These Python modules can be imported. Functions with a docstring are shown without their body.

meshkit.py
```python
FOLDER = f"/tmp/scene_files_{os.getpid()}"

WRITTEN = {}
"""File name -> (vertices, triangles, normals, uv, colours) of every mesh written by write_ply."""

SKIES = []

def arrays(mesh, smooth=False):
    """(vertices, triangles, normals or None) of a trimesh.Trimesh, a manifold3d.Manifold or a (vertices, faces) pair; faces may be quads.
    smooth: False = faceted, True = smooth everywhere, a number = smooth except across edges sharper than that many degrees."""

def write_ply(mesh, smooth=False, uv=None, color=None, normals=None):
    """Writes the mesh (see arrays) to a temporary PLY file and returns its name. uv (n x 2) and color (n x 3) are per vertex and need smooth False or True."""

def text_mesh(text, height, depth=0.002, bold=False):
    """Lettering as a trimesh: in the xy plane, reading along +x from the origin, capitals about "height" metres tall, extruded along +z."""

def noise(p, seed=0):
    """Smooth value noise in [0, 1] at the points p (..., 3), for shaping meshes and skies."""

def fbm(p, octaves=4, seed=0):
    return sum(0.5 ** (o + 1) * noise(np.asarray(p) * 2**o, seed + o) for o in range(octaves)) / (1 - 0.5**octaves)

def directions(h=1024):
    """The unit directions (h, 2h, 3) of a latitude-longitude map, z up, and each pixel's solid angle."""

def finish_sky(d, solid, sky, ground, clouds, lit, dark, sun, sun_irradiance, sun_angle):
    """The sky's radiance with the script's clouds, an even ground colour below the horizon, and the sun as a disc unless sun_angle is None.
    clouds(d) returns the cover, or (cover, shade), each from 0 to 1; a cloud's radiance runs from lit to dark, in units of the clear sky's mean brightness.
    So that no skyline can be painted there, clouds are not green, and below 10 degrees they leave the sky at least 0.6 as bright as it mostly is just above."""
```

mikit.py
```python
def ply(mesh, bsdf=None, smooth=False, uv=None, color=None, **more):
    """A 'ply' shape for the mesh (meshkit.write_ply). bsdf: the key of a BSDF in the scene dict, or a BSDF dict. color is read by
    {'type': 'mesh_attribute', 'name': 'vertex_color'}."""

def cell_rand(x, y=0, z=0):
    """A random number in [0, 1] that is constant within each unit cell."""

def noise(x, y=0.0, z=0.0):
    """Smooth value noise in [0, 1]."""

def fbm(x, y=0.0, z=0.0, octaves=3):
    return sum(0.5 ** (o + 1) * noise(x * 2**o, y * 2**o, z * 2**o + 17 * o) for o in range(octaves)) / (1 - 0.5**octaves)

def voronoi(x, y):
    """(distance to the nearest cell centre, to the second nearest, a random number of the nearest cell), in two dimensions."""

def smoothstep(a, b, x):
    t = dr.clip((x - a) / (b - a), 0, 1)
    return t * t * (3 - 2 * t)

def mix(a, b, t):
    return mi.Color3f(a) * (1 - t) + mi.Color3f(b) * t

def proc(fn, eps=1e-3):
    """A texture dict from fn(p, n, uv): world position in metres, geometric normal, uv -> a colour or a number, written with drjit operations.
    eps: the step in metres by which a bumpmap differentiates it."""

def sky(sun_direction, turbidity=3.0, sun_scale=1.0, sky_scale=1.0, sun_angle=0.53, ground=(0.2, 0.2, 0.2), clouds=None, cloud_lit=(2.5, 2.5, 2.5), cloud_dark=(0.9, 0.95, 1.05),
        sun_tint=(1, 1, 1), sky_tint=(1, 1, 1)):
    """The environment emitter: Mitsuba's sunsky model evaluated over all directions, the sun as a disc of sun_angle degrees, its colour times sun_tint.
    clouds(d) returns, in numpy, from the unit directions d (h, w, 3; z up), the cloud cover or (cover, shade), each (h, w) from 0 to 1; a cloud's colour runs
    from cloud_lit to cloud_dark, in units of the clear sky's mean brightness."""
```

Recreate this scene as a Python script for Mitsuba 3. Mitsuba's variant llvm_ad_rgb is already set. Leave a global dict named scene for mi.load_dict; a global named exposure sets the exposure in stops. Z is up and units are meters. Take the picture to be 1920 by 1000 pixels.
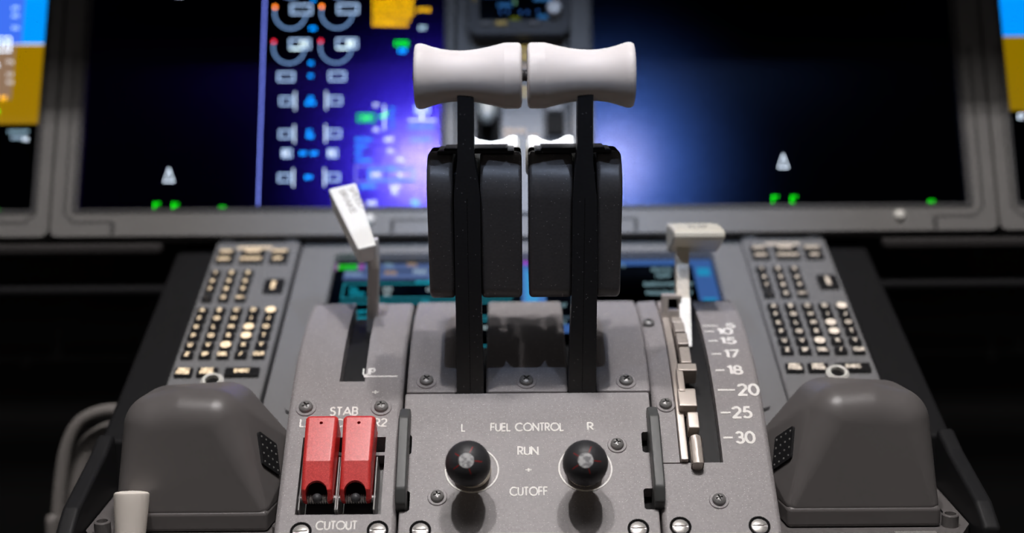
import math, random
import numpy as np
import trimesh
import manifold3d
import drjit as dr
import mitsuba as mi
import mikit
from shapely.geometry import Polygon, LineString, Point, box as sbox
from shapely.ops import unary_union
from shapely import affinity

scene, labels = {}, {}
T = mi.ScalarTransform4f
rng = random.Random(7)

# ------------------------------------------------------------------ camera
CAM = np.array([-0.0085, 0.0, 1.0])
PITCH, ROLL, FOV = math.radians(10.0), math.radians(0.43), 40.0
FPX = 960 / math.tan(math.radians(FOV / 2))
Rt = np.array([1.0, 0, 0])
Fw = np.array([0, math.cos(PITCH), -math.sin(PITCH)])
Up = np.array([0, math.sin(PITCH), math.cos(PITCH)])
cup = Up * math.cos(ROLL) + Rt * math.sin(ROLL)
scene['camera'] = {'type': 'thinlens', 'fov': FOV, 'fov_axis': 'x', 'aperture_radius': 0.0088, 'focus_distance': 0.885,
                   'near_clip': 0.02, 'far_clip': 50.0,
                   'to_world': T().look_at(origin=CAM.tolist(), target=(CAM + Fw).tolist(), up=cup.tolist())}
exposure = 0.1

# ------------------------------------------------------------------ unseen lamps and an added fill (their housings are built further down)
LAMP_W = (1.0, 0.955, 0.94)
UNSEEN_LAMPS = [((-0.17, 0.44, 2.375), 1150.0, 0.03), ((0.17, 0.50, 2.375), 1150.0, 0.03), ((0.05, 0.66, 2.375), 230.0, 0.03)]  # out of view, set by the shadows they cast under the knobs
FILL = 4.6  # radiance of the added soft panel that lifts the shadows
UNSEEN_SPOTS, SPOT_AIM = [(-0.145, 0.48, 1.51), (0.145, 0.48, 1.51)], (0.0, 1.165, 0.80)  # out of view, aimed at the displays for their bluish glare
SPOT_I, SPOT_W = 1.15, (0.60, 0.73, 1.0)
for i, at_ in enumerate(UNSEEN_SPOTS):
    scene[f'unseen_spot_beam_{i}'] = {'type': 'spot', 'to_world': T().look_at(origin=list(at_), target=list(SPOT_AIM), up=[0, 0, 1]),
                               'intensity': {'type': 'rgb', 'value': [SPOT_I * c for c in SPOT_W]}, 'cutoff_angle': 16.5, 'beam_width': 1.0,
                               'sampling_weight': 1.5}


# ------------------------------------------------------------------ helpers
def ray(px, py):
    u, w = (px - 960) / FPX, (500 - py) / FPX
    a = u * math.cos(ROLL) + w * math.sin(ROLL)
    b = w * math.cos(ROLL) - u * math.sin(ROLL)
    return Rt * a + Up * b + Fw


def P(px, py, d):
    return CAM + ray(px, py) * d


class Prof:
    """A surface extruded along x: a polyline of (y, z) points running up and forward."""
    def __init__(self, pts):
        self.p = np.array(pts, float)
        self.s = np.concatenate([[0], np.cumsum(np.linalg.norm(np.diff(self.p, axis=0), axis=1))])

    def hit(self, px, py):
        d = ray(px, py)
        best = None
        a, b = self.p[:-1], self.p[1:]
        e = b - a
        den = d[1] * e[:, 1] - d[2] * e[:, 0]
        w0 = a - CAM[1:]
        with np.errstate(all='ignore'):
            t = (w0[:, 0] * e[:, 1] - w0[:, 1] * e[:, 0]) / den
            q = (w0[:, 0] * d[2] - w0[:, 1] * d[1]) / den
        ok = (t > 0) & (q >= -1e-6) & (q <= 1 + 1e-6)
        if len(a) == 1:
            ok = t > 0
        if not ok.any():
            k = int(np.argmin(np.abs(q - 0.5)))
        else:
            k = int(np.argmin(np.where(ok, t, 9e9)))
        return (CAM[0] + d[0] * t[k], self.s[k] + q[k] * (self.s[k + 1] - self.s[k]))

    def at(self, s, n=0.0):
        k = int(np.clip(np.searchsorted(self.s, s) - 1, 0, len(self.p) - 2))
        e = (self.p[k + 1] - self.p[k]) / (self.s[k + 1] - self.s[k])
        q = self.p[k] + e * (s - self.s[k])
        return q + n * np.array([-e[1], e[0]]), e

    def frame(self, X, s, n=0.0):
        q, e = self.at(s, n)
        M = np.eye(4)
        M[:3, 0] = (1, 0, 0)
        M[:3, 1] = (0, e[0], e[1])
        M[:3, 2] = (0, -e[1], e[0])
        M[:3, 3] = (X, q[0], q[1])
        return M

    def fpx(self, px, py, n=0.0):
        return self.frame(*self.hit(px, py), n)

    def pt(self, px, py, n=0.0):
        return self.fpx(px, py, n)[:3, 3]

    def X(self, px, py):
        return self.hit(px, py)[0]

    def S(self, px, py):
        return self.hit(px, py)[1]

    def off(self, n):
        q = self.p
        e = np.gradient(q, axis=0)
        e /= np.linalg.norm(e, axis=1, keepdims=True)
        return Prof(q + n * np.stack([-e[:, 1], e[:, 0]], 1))


def kplane(D, k, r0, r1):
    def q(r):
        v = (500 - r) / FPX
        d = D / (1 - k * v)
        p = CAM + d * (Fw + v * Up)
        return p[1:]
    return Prof([q(r0), q(r1)])


def arc_to(p0, el0, el1, R, n=24):
    """circle through p0 whose outward normal turns from elevation el0 to el1 (degrees)."""
    a0, a1 = math.radians(el0), math.radians(el1)
    c = np.array(p0) - R * np.array([-math.cos(a0), math.sin(a0)])
    return [tuple(c + R * np.array([-math.cos(a), math.sin(a)])) for a in np.linspace(a0, a1, n + 1)[1:]]


KIND_COUNT = {}
GROUPS = {'switch_guard': 'red switch guards', 'fuel_switch': 'ball fuel switches', 'thrust_lever': 'thrust levers', 'keypad': 'lettered keypads', 'hand_rest': 'rounded hand rests', 'quadrant_cover': 'curved quadrant covers',
          'guard_blade': 'guard blades beside the fuel control panel', 'cursor_knob': 'hollow white knobs', 'unseen_ceiling_lamp': 'unseen round ceiling lamps', 'display_unit': 'wide displays', 'footwell_panel': 'footwell panels',
          'pedestal_deck': 'pedestal deck plates', 'console_flank': 'pedestal flanks', 'console_riser': 'console risers'}


def numbered(key):
    if key not in KIND_COUNT:
        KIND_COUNT[key] = 0
        return key
    KIND_COUNT[key] += 1
    return f'{key}_{KIND_COUNT[key]:03d}'


def add(name, mesh, mat, parent=None, smooth=32, color=None, label=None, **more):
    key = numbered(parent + '__' + name if parent else name)
    if color is not None:
        smooth = False
    scene[key] = mikit.ply(mesh, mat, smooth=smooth, color=color, **more)
    if label:
        labels[key] = {'label': label}
    return key


def thing(name, label, cat, group=None):
    key = numbered(name)
    labels[key] = {'label': label, 'category': cat}
    group = group or GROUPS.get(name)
    if group:
        labels[key]['group'] = group
    return key


def struct(name, mesh, mat, smooth=False):
    key = add(name, mesh, mat, smooth=smooth)
    labels[key] = {'kind': 'structure'}
    return key


def ccw(p):
    p = np.asarray(p, float)
    a = 0.5 * np.sum(p[:, 0] * np.roll(p[:, 1], -1) - np.roll(p[:, 0], -1) * p[:, 1])
    return p if a > 0 else p[::-1]


def poly_pts(poly):
    c = np.array(poly.exterior.coords)[:-1]
    keep = np.linalg.norm(c - np.roll(c, -1, axis=0), axis=1) > 1e-6
    return ccw(c[keep])


def soft(pts, r, res=6):
    """convex and concave corners of a polygon rounded with radius r."""
    g = Polygon(pts).buffer(-r, resolution=res).buffer(2 * r, resolution=res).buffer(-r, resolution=res)
    return poly_pts(g)


def ext(pts, x0, x1, r=0.0, steps=3):
    """polygon (y, z) extruded along x from x0 to x1, end edges rounded by r."""
    p = ccw(pts)
    e = np.roll(p, -1, axis=0) - p
    e /= np.linalg.norm(e, axis=1, keepdims=True)
    nn = np.stack([e[:, 1], -e[:, 0]], 1)
    n1 = np.roll(nn, 1, axis=0)
    m = (nn + n1) / np.maximum(1 + np.sum(nn * n1, 1, keepdims=True), 0.35)
    rings = []
    if r > 0:
        for i in range(steps + 1):
            a = i / steps * math.pi / 2
            rings.append((x0 + r * (1 - math.cos(a)), r * (1 - math.sin(a))))
        rings += [(x0 + x1 - x, ins) for x, ins in rings[::-1]]
    else:
        rings = [(x0, 0), (x1, 0)]
    N = len(p)
    V = np.vstack([np.column_stack([np.full(N, x), p - ins * m]) for x, ins in rings])
    F = []
    idx = np.arange(N)
    nx = (idx + 1) % N
    for k in range(len(rings) - 1):
        a, b = k * N, (k + 1) * N
        F.append(np.column_stack([a + idx, a + nx, b + nx]))
        F.append(np.column_stack([a + idx, b + nx, b + idx]))
    tri = np.array(manifold3d.triangulate([p * 1000.0], 1e-7)).reshape(-1, 3).astype(int)
    F.append(tri[:, ::-1])
    F.append(tri + (len(rings) - 1) * N)
    return trimesh.Trimesh(V, np.vstack(F), process=False)


def plate(poly, h, M=None, n0=0.0):
    """shapely polygon(s) extruded by h along the frame's normal, starting at n0."""
    gs = [g for g in getattr(poly, 'geoms', [poly]) if g.area > 1e-12]
    m = trimesh.util.concatenate([trimesh.creation.extrude_polygon(g, h, engine='earcut') for g in gs])
    m.apply_translation([0, 0, n0])
    return m if M is None else m.apply_transform(M)


def cplate(poly, h, M=None, n0=0.0, c=0.0006):
    """as plate, with the upper edge chamfered by c (a convex polygon)."""
    a = np.array(poly.exterior.coords)[:-1]
    b = np.array(poly.buffer(-c, join_style=2).exterior.coords)[:-1]
    pts = np.vstack([np.column_stack([a, np.full(len(a), n0)]), np.column_stack([a, np.full(len(a), n0 + h - c)]), np.column_stack([b, np.full(len(b), n0 + h)])])
    m = trimesh.convex.convex_hull(pts)
    return m if M is None else m.apply_transform(M)


def rrect(x0, y0, x1, y1, r, res=5):
    return sbox(min(x0, x1) + r, min(y0, y1) + r, max(x0, x1) - r, max(y0, y1) - r).buffer(r, resolution=res)


def box3(x0, y0, z0, x1, y1, z1, M=None):
    m = trimesh.creation.box(bounds=[[min(x0, x1), min(y0, y1), min(z0, z1)], [max(x0, x1), max(y0, y1), max(z0, z1)]])
    return m if M is None else m.apply_transform(M)


def hulls(cs, sub=2):
    ico = trimesh.creation.icosphere(subdivisions=sub, radius=1.0).vertices
    return trimesh.convex.convex_hull(np.vstack([np.asarray(c) + ico * r for c, r in cs]))


def rbox(x0, y0, z0, x1, y1, z1, r, M=None, sub=2):
    cs = [((x, y, z), r) for x in (min(x0, x1) + r, max(x0, x1) - r) for y in (min(y0, y1) + r, max(y0, y1) - r) for z in (min(z0, z1) + r, max(z0, z1) - r)]
    m = hulls(cs, sub)
    return m if M is None else m.apply_transform(M)


def lathe(prof, M=None, n=48):
    m = trimesh.creation.revolve(np.array(prof, float), sections=n)
    m.merge_vertices()
    if m.volume < 0:
        m.invert()
    return m if M is None else m.apply_transform(M)


def cut(a, *bs):
    return trimesh.boolean.difference([a, *bs], engine='manifold')


def tube(path, r, n=14):
    from shapely.geometry import Point as Pt
    p = np.asarray(path, float)
    t = np.gradient(p, axis=0)
    t /= np.linalg.norm(t, axis=1, keepdims=True)
    ref = np.array([0.1, 0.97, 0.2])
    a = np.cross(t, ref)
    a /= np.linalg.norm(a, axis=1, keepdims=True)
    b = np.cross(t, a)
    g = np.arange(n) * 2 * np.pi / n
    V = p[:, None] + r * (np.cos(g)[None, :, None] * a[:, None] + np.sin(g)[None, :, None] * b[:, None])
    F = []
    for i in range(len(p) - 1):
        for j in range(n):
            k = (j + 1) % n
            F += [[i * n + j, i * n + k, (i + 1) * n + k], [i * n + j, (i + 1) * n + k, (i + 1) * n + j]]
    V = np.vstack([V.reshape(-1, 3), p[0], p[-1]])
    L = len(V)
    for j in range(n):
        k = (j + 1) % n
        F += [[L - 2, k, j], [L - 1, (len(p) - 1) * n + j, (len(p) - 1) * n + k]]
    m = trimesh.Trimesh(V, F, process=False)
    if m.volume < 0:
        m.invert()
    return m


def bezier(pts, n=24):
    """smooth curve through control points (Catmull-Rom)."""
    p = np.asarray(pts, float)
    q = np.vstack([2 * p[0] - p[1], p, 2 * p[-1] - p[-2]])
    out = []
    for i in range(1, len(q) - 2):
        for t in np.linspace(0, 1, n, endpoint=False):
            out.append(0.5 * (2 * q[i] + (q[i + 1] - q[i - 1]) * t + (2 * q[i - 1] - 5 * q[i] + 4 * q[i + 1] - q[i + 2]) * t ** 2 + (3 * q[i] - q[i - 1] - 3 * q[i + 1] + q[i + 2]) * t ** 3))
    return np.array(out + [p[-1]])


# ------------------------------------------------------------------ a monoline letter set in the manner of the panel engraving
def A_(cx, cy, rx, ry, a0, a1, n=18):
    return [(cx + rx * math.cos(math.radians(a)), cy + ry * math.sin(math.radians(a))) for a in np.linspace(a0, a1, n)]


G = {
    'A': (.78, [[(0, 0), (.39, 1), (.78, 0)], [(.12, .3), (.66, .3)]]),
    'B': (.5, [[(0, 0), (0, 1), (.24, 1)] + A_(.24, .76, .22, .24, 90, -90) + [(0, .52)], [(.22, .52)] + A_(.24, .26, .26, .26, 90, -90) + [(0, 0)]]),
    'C': (.86, [A_(.5, .5, .5, .5, 45, 315, 30)]),
    'D': (.72, [[(0, 0), (0, 1), (.22, 1)] + A_(.22, .5, .5, .5, 90, -90, 24) + [(0, 0)]]),
    'E': (.48, [[(.48, 1), (0, 1), (0, 0), (.48, 0)], [(0, .52), (.45, .52)]]),
    'F': (.46, [[(.46, 1), (0, 1), (0, 0)], [(0, .52), (.43, .52)]]),
    'G': (.95, [A_(.5, .5, .5, .5, 45, 360, 30) + [(.55, .5)]]),
    'H': (.62, [[(0, 0), (0, 1)], [(.62, 0), (.62, 1)], [(0, .52), (.62, .52)]]),
    'I': (.02, [[(0.01, 0), (0.01, 1)]]),
    'J': (.35, [[(.35, 1), (.35, .18)] + A_(.17, .18, .18, .18, 0, -180)]),
    'K': (.6, [[(0, 0), (0, 1)], [(.55, 1), (.03, .5), (.6, 0)]]),
    'L': (.42, [[(0, 1), (0, 0), (.42, 0)]]),
    'M': (.9, [[(0, 0), (.14, 1), (.45, .2), (.76, 1), (.9, 0)]]),
    'N': (.68, [[(0, 0), (0, 1), (.68, 0), (.68, 1)]]),
    'O': (1.0, [A_(.5, .5, .5, .5, 0, 360, 36)]),
    'P': (.48, [[(0, 0), (0, 1), (.22, 1)] + A_(.22, .73, .26, .27, 90, -90) + [(0, .46)]]),
    'Q': (1.0, [A_(.5, .5, .5, .5, 0, 360, 36), [(.6, .3), (.95, 0)]]),
    'R': (.52, [[(0, 0), (0, 1), (.22, 1)] + A_(.22, .73, .26, .27, 90, -90) + [(0, .46)], [(.2, .46), (.52, 0)]]),
    'S': (.5, [A_(.26, .76, .22, .24, 30, 240, 16) + A_(.25, .26, .25, .27, 75, -150, 18)]),
    'T': (.52, [[(0, 1), (.52, 1)], [(.26, 1), (.26, 0)]]),
    'U': (.58, [[(0, 1), (0, .29)] + A_(.29, .29, .29, .29, 180, 360) + [(.58, 1)]]),
    'V': (.7, [[(0, 1), (.35, 0), (.7, 1)]]),
    'W': (1.05, [[(0, 1), (.26, 0), (.52, .95), (.79, 0), (1.05, 1)]]),
    'X': (.66, [[(0, 0), (.62, 1)], [(0.04, 1), (.66, 0)]]),
    'Y': (.62, [[(0, 1), (.31, .48), (.62, 1)], [(.31, .48), (.31, 0)]]),
    'Z': (.6, [[(.02, 1), (.58, 1), (0, 0), (.6, 0)]]),
    '0': (.6, [A_(.3, .5, .3, .5, 0, 360, 30)]),
    '1': (.22, [[(0, .82), (.2, 1), (.2, 0)]]),
    '2': (.56, [A_(.27, .72, .26, .28, 165, -25, 16) + [(0, 0), (.56, 0)]]),
    '3': (.54, [A_(.26, .75, .22, .25, 155, -90, 16) + A_(.26, .26, .27, .26, 90, -155, 16)]),
    '4': (.6, [[(.45, 0), (.45, 1), (0, .26), (.6, .26)]]),
    '5': (.54, [[(.5, 1), (.16, 1), (.08, .58)] + A_(.24, .31, .29, .31, 115, -145, 18)]),
    '6': (.58, [[(.4, 1), (.06, .44)], A_(.29, .3, .29, .3, 0, 360, 26)]),
    '7': (.54, [[(0, 1), (.54, 1), (.14, 0)]]),
    '8': (.54, [A_(.27, .76, .22, .24, 0, 360, 24), A_(.27, .26, .27, .26, 0, 360, 24)]),
    '9': (.58, [[(.18, 0), (.52, .56)], A_(.29, .7, .29, .3, 0, 360, 26)]),
    '+': (.5, [[(.25, .15), (.25, .85)], [(-.1, .5), (.6, .5)]]),
    '-': (.4, [[(0, .45), (.4, .45)]]),
    '/': (.4, [[(0, 0), (.4, 1)]]),
    '.': (.05, [[(0, 0), (.05, 0)]]),
    ' ': (.32, []),
}


def text_poly(txt, weight=0.14, gap=0.17):
    x, parts = 0.0, []
    for ch in txt:
        w, strokes = G[ch]
        for st in strokes:
            g = LineString(st).buffer(weight / 2, cap_style=2, join_style=1, resolution=4)
            parts.append(affinity.translate(g, x, 0))
        x += w + gap
    u = unary_union(parts)
    return u, x - gap


def lettering(parent, txt, surf, px, py, h, w=None, mat='m_white', depth=0.00022, weight=0.175, n=0.00005, gap=0.17, name='lettering'):
    """text centred at a pixel, h pixels tall and w pixels wide in the photograph, lying on the surface."""
    g, tw = text_poly(txt, weight, gap)
    X, s = surf.hit(px, py)
    hm = abs(surf.S(px, py - h / 2) - surf.S(px, py + h / 2))
    sx = (surf.X(px + w / 2, py) - surf.X(px - w / 2, py)) / tw if w else hm
    g = affinity.affine_transform(g, [sx, 0, 0, hm, -tw / 2 * sx, -hm / 2])
    return add(name, plate(g.simplify(hm * 0.004), depth, surf.frame(X, s), n), mat, parent, smooth=False)


# ------------------------------------------------------------------ materials
def rgb(*c):
    return {'type': 'rgb', 'value': list(c)}


def principled(c, rough, metal=0.0, spec=0.5, **k):
    return {'type': 'twosided', 'nested': {'type': 'principled', 'base_color': c if isinstance(c, dict) else rgb(*c), 'roughness': rough, 'metallic': metal, 'specular': spec, **k}}


def dusty(base, dust, amount, cell):
    def fn(p, n, uv):
        d1, d2, r = mikit.voronoi(p.x / cell + 31, (p.y * 0.8 + p.z * 1.1) / cell + 77)
        speck = mikit.smoothstep(0.17, 0.07, d1) * mikit.smoothstep(1 - amount, 1.0 - amount * 0.4, r)
        g = mikit.noise(p.x * 900, p.y * 900, p.z * 900)
        return mikit.mix(mi.Color3f(base) * (0.9 + 0.2 * g), mi.Color3f(dust), speck * 0.75)
    return mikit.proc(fn)


def red_flake(p, n, uv):
    a = mikit.fbm(p.x * 2200, p.y * 2200, p.z * 2200, octaves=2)
    return mikit.mix((0.56, 0.022, 0.02), (0.72, 0.055, 0.05), mikit.smoothstep(0.35, 0.75, a))


def mottled(p, n, uv):
    a = mikit.fbm(p.x * 600, p.y * 600, p.z * 600, octaves=3)
    return mikit.mix((0.24, 0.24, 0.25), (0.60, 0.60, 0.60), mikit.smoothstep(0.3, 0.62, a))


def grain(p, n, uv):
    return 0.00006 * mikit.noise(p.x * 1600, p.y * 1600, p.z * 1600)


scene['m_panel'] = principled(dusty((0.285, 0.266, 0.268), (0.62, 0.6, 0.58), 0.45, 0.0021), 0.48, spec=0.4)
scene['m_hump'] = principled((0.122, 0.113, 0.111), 0.36, spec=0.4)
scene['m_housing'] = principled(dusty((0.080, 0.074, 0.072), (0.3, 0.28, 0.27), 0.16, 0.0024), 0.40, spec=0.45)
scene['m_black'] = principled(dusty((0.021, 0.021, 0.023), (0.2, 0.2, 0.2), 0.12, 0.0028), 0.42, spec=0.4)
scene['m_rubber'] = {'type': 'bumpmap', 'arbitrary': mikit.proc(grain, 1e-4), 'scale': 1.0, 'bsdf': principled((0.013, 0.013, 0.014), 0.55, spec=0.25)}
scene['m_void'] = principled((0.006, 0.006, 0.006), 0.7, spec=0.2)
scene['m_grip'] = principled((0.585, 0.53, 0.485), 0.5, spec=0.3)
scene['m_white'] = principled((0.86, 0.84, 0.80), 0.6)
scene['m_white_paint'] = principled((0.78, 0.77, 0.72), 0.35)
scene['m_cream'] = principled((0.56, 0.52, 0.42), 0.36)
scene['m_cream_metal'] = principled((0.72, 0.65, 0.54), 0.38)
scene['m_cream_satin'] = principled((0.80, 0.745, 0.67), 0.4)
scene['m_gate'] = principled((0.50, 0.44, 0.39), 0.36, metal=0.35)
scene['m_screw'] = principled((0.24, 0.235, 0.23), 0.36, metal=0.35)
scene['m_steel'] = principled((0.62, 0.60, 0.57), 0.3, metal=0.7)
scene['m_blade'] = principled((0.075, 0.078, 0.077), 0.45, spec=0.4)
scene['m_red'] = principled({**mikit.proc(red_flake)}, 0.42, spec=0.7, clearcoat=0.5, clearcoat_gloss=0.8)
scene['m_redmark'] = principled((0.30, 0.008, 0.008), 0.4)
scene['m_knob'] = principled((0.030, 0.030, 0.033), 0.5, spec=0.5)
scene['m_knobcap'] = principled(mikit.proc(mottled), 0.5)
scene['m_gold'] = principled((0.55, 0.38, 0.10), 0.4, metal=0.4)
scene['m_bezel'] = principled((0.17, 0.165, 0.16), 0.45)
scene['m_console'] = principled((0.20, 0.20, 0.205), 0.42)
scene['m_trim'] = principled((0.045, 0.045, 0.048), 0.5)
scene['m_side'] = principled((0.012, 0.012, 0.013), 0.6, spec=0.15)
scene['m_dark'] = principled((0.022, 0.021, 0.021), 0.6)
scene['m_key'] = principled((0.012, 0.012, 0.013), 0.4)
scene['m_keydisc'] = principled((0.75, 0.70, 0.6), 0.5)
scene['m_wall'] = principled((0.16, 0.155, 0.15), 0.8)
scene['m_ceiling'] = principled((0.35, 0.34, 0.33), 0.8)
scene['m_floor'] = principled((0.03, 0.03, 0.032), 0.9)
scene['m_lever_grey'] = principled((0.20, 0.185, 0.175), 0.34)
scene['m_grey_lever'] = principled((0.20, 0.22, 0.22), 0.35)
scene['m_shaft'] = principled((0.50, 0.475, 0.45), 0.36)
scene['m_ledge'] = principled((0.028, 0.026, 0.026), 0.6, spec=0.2)
scene['m_ink'] = principled((0.30, 0.28, 0.25), 0.5)


def screen_mat(haze, core, a=0.066, tight=0.028, share=0.3):
    """dark coated glass: a tight and a hazy tinted reflection."""
    lobe = lambda al, c: {'type': 'roughconductor', 'material': 'none', 'distribution': 'beckmann', 'alpha': al, 'specular_reflectance': rgb(*c)}
    return {'type': 'twosided', 'nested': {'type': 'blendbsdf', 'weight': share, 'bsdf_0': lobe(a, haze), 'bsdf_1': lobe(tight, core)}}


scene['m_screen_violet'] = screen_mat((0.012, 0.005, 0.135), (0.050, 0.034, 0.085))
scene['m_screen_blue'] = screen_mat((0.010, 0.021, 0.060), (0.026, 0.019, 0.022))
scene['m_screen_dim'] = screen_mat((0.012, 0.018, 0.03), (0.012, 0.018, 0.03))

# ------------------------------------------------------------------ surfaces shared by many objects
PD = kplane(1.173, 0.245, 700, -400)           # main displays
PK = kplane(1.150, 1.72, 900, 380)             # keypads and lower display
PF = kplane(0.994, 0.884, 1090, 738)           # fuel control panel
PL = kplane(0.8856, -0.42, 900, 60)            # aft faces of the thrust levers
_p = kplane(0.994, 0.884, 1090, 800)
_a = arc_to(_p.p[1], 51.5, 89, 0.2395, 50)
PO = Prof([_p.p[0], *[_p.p[0] + (_p.p[1] - _p.p[0]) * t for t in np.linspace(0.1, 1, 10)], *_a])
_s = kplane(0.994, 0.884, 1090, 735).p[1]
PT = Prof([_s, *arc_to(_s, 58, 92, 0.227, 40)])
DECK = 0.684
PDK = Prof([(0.60, DECK), (1.1, DECK)])
XL0, XL1 = -0.1545, -0.0805
XC0, XC1 = -0.0790, 0.0805
XR0, XR1 = 0.0820, 0.1545
BASE = 0.60

# ------------------------------------------------------------------ the room
struct('floor', box3(-1.3, -0.9, -0.05, 1.3, 1.9, 0.0), 'm_floor')
struct('ceiling', box3(-1.3, -0.9, 2.40, 1.3, 1.9, 2.46), 'm_ceiling')
struct('wall_left', box3(-1.32, -0.9, 0, -1.25, 1.9, 2.4), 'm_wall')
struct('wall_right', box3(1.25, -0.9, 0, 1.32, 1.9, 2.4), 'm_wall')
struct('wall_back', box3(-1.3, -0.97, 0, 1.3, -0.9, 2.4), 'm_wall')
struct('wall_front', box3(-1.3, 1.62, 0, 1.3, 1.7, 2.4), 'm_dark')

# out-of-view ceiling lamps, placed to light the pedestal and levers
for (c, power, r), lab in zip(UNSEEN_LAMPS, ('unseen round ceiling lamp lighting the pedestal, nearer the left wall', 'unseen round ceiling lamp lighting the pedestal, nearer the right wall', 'unseen round ceiling lamp lighting the pedestal, foremost of three')):
    k = thing('unseen_ceiling_lamp', lab, 'lamp')
    M = np.eye(4)
    M[:3, 3] = (c[0], c[1], 2.40)
    ring = lathe([(r, -0.03), (r + 0.012, -0.03), (r + 0.018, -0.02), (r + 0.018, 0.002), (r, 0.002), (r, -0.03)], M)
    add('trim_ring', ring, 'm_steel', k)
    disc = lathe([(0, 0), (r, 0), (r, 0.003), (0, 0.003), (0, 0)], None, 32)
    disc.apply_translation([c[0], c[1], c[2]])
    add('lens', disc, 'm_white', k, smooth=False, emitter={'type': 'area', 'radiance': rgb(*[power * x for x in LAMP_W]), 'sampling_weight': 3.0})
k = thing('added_fill_panel', 'added wide fill panel in the ceiling, out of view, lifting the shadows', 'lamp')  # added fill, softens the shadows on covers and housings
add('frame', box3(-0.52, 0.02, 2.39, 0.52, 0.40, 2.402), 'm_steel', k, smooth=False)
v = [(-0.5, 0.04, 2.389), (0.5, 0.04, 2.389), (0.5, 0.38, 2.389), (-0.5, 0.38, 2.389)]
add('diffuser', trimesh.Trimesh(v, [[0, 2, 1], [0, 3, 2]], process=False), 'm_white', k, smooth=False, emitter={'type': 'area', 'radiance': rgb(*[FILL * x for x in LAMP_W]), 'sampling_weight': 2.0})
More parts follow.
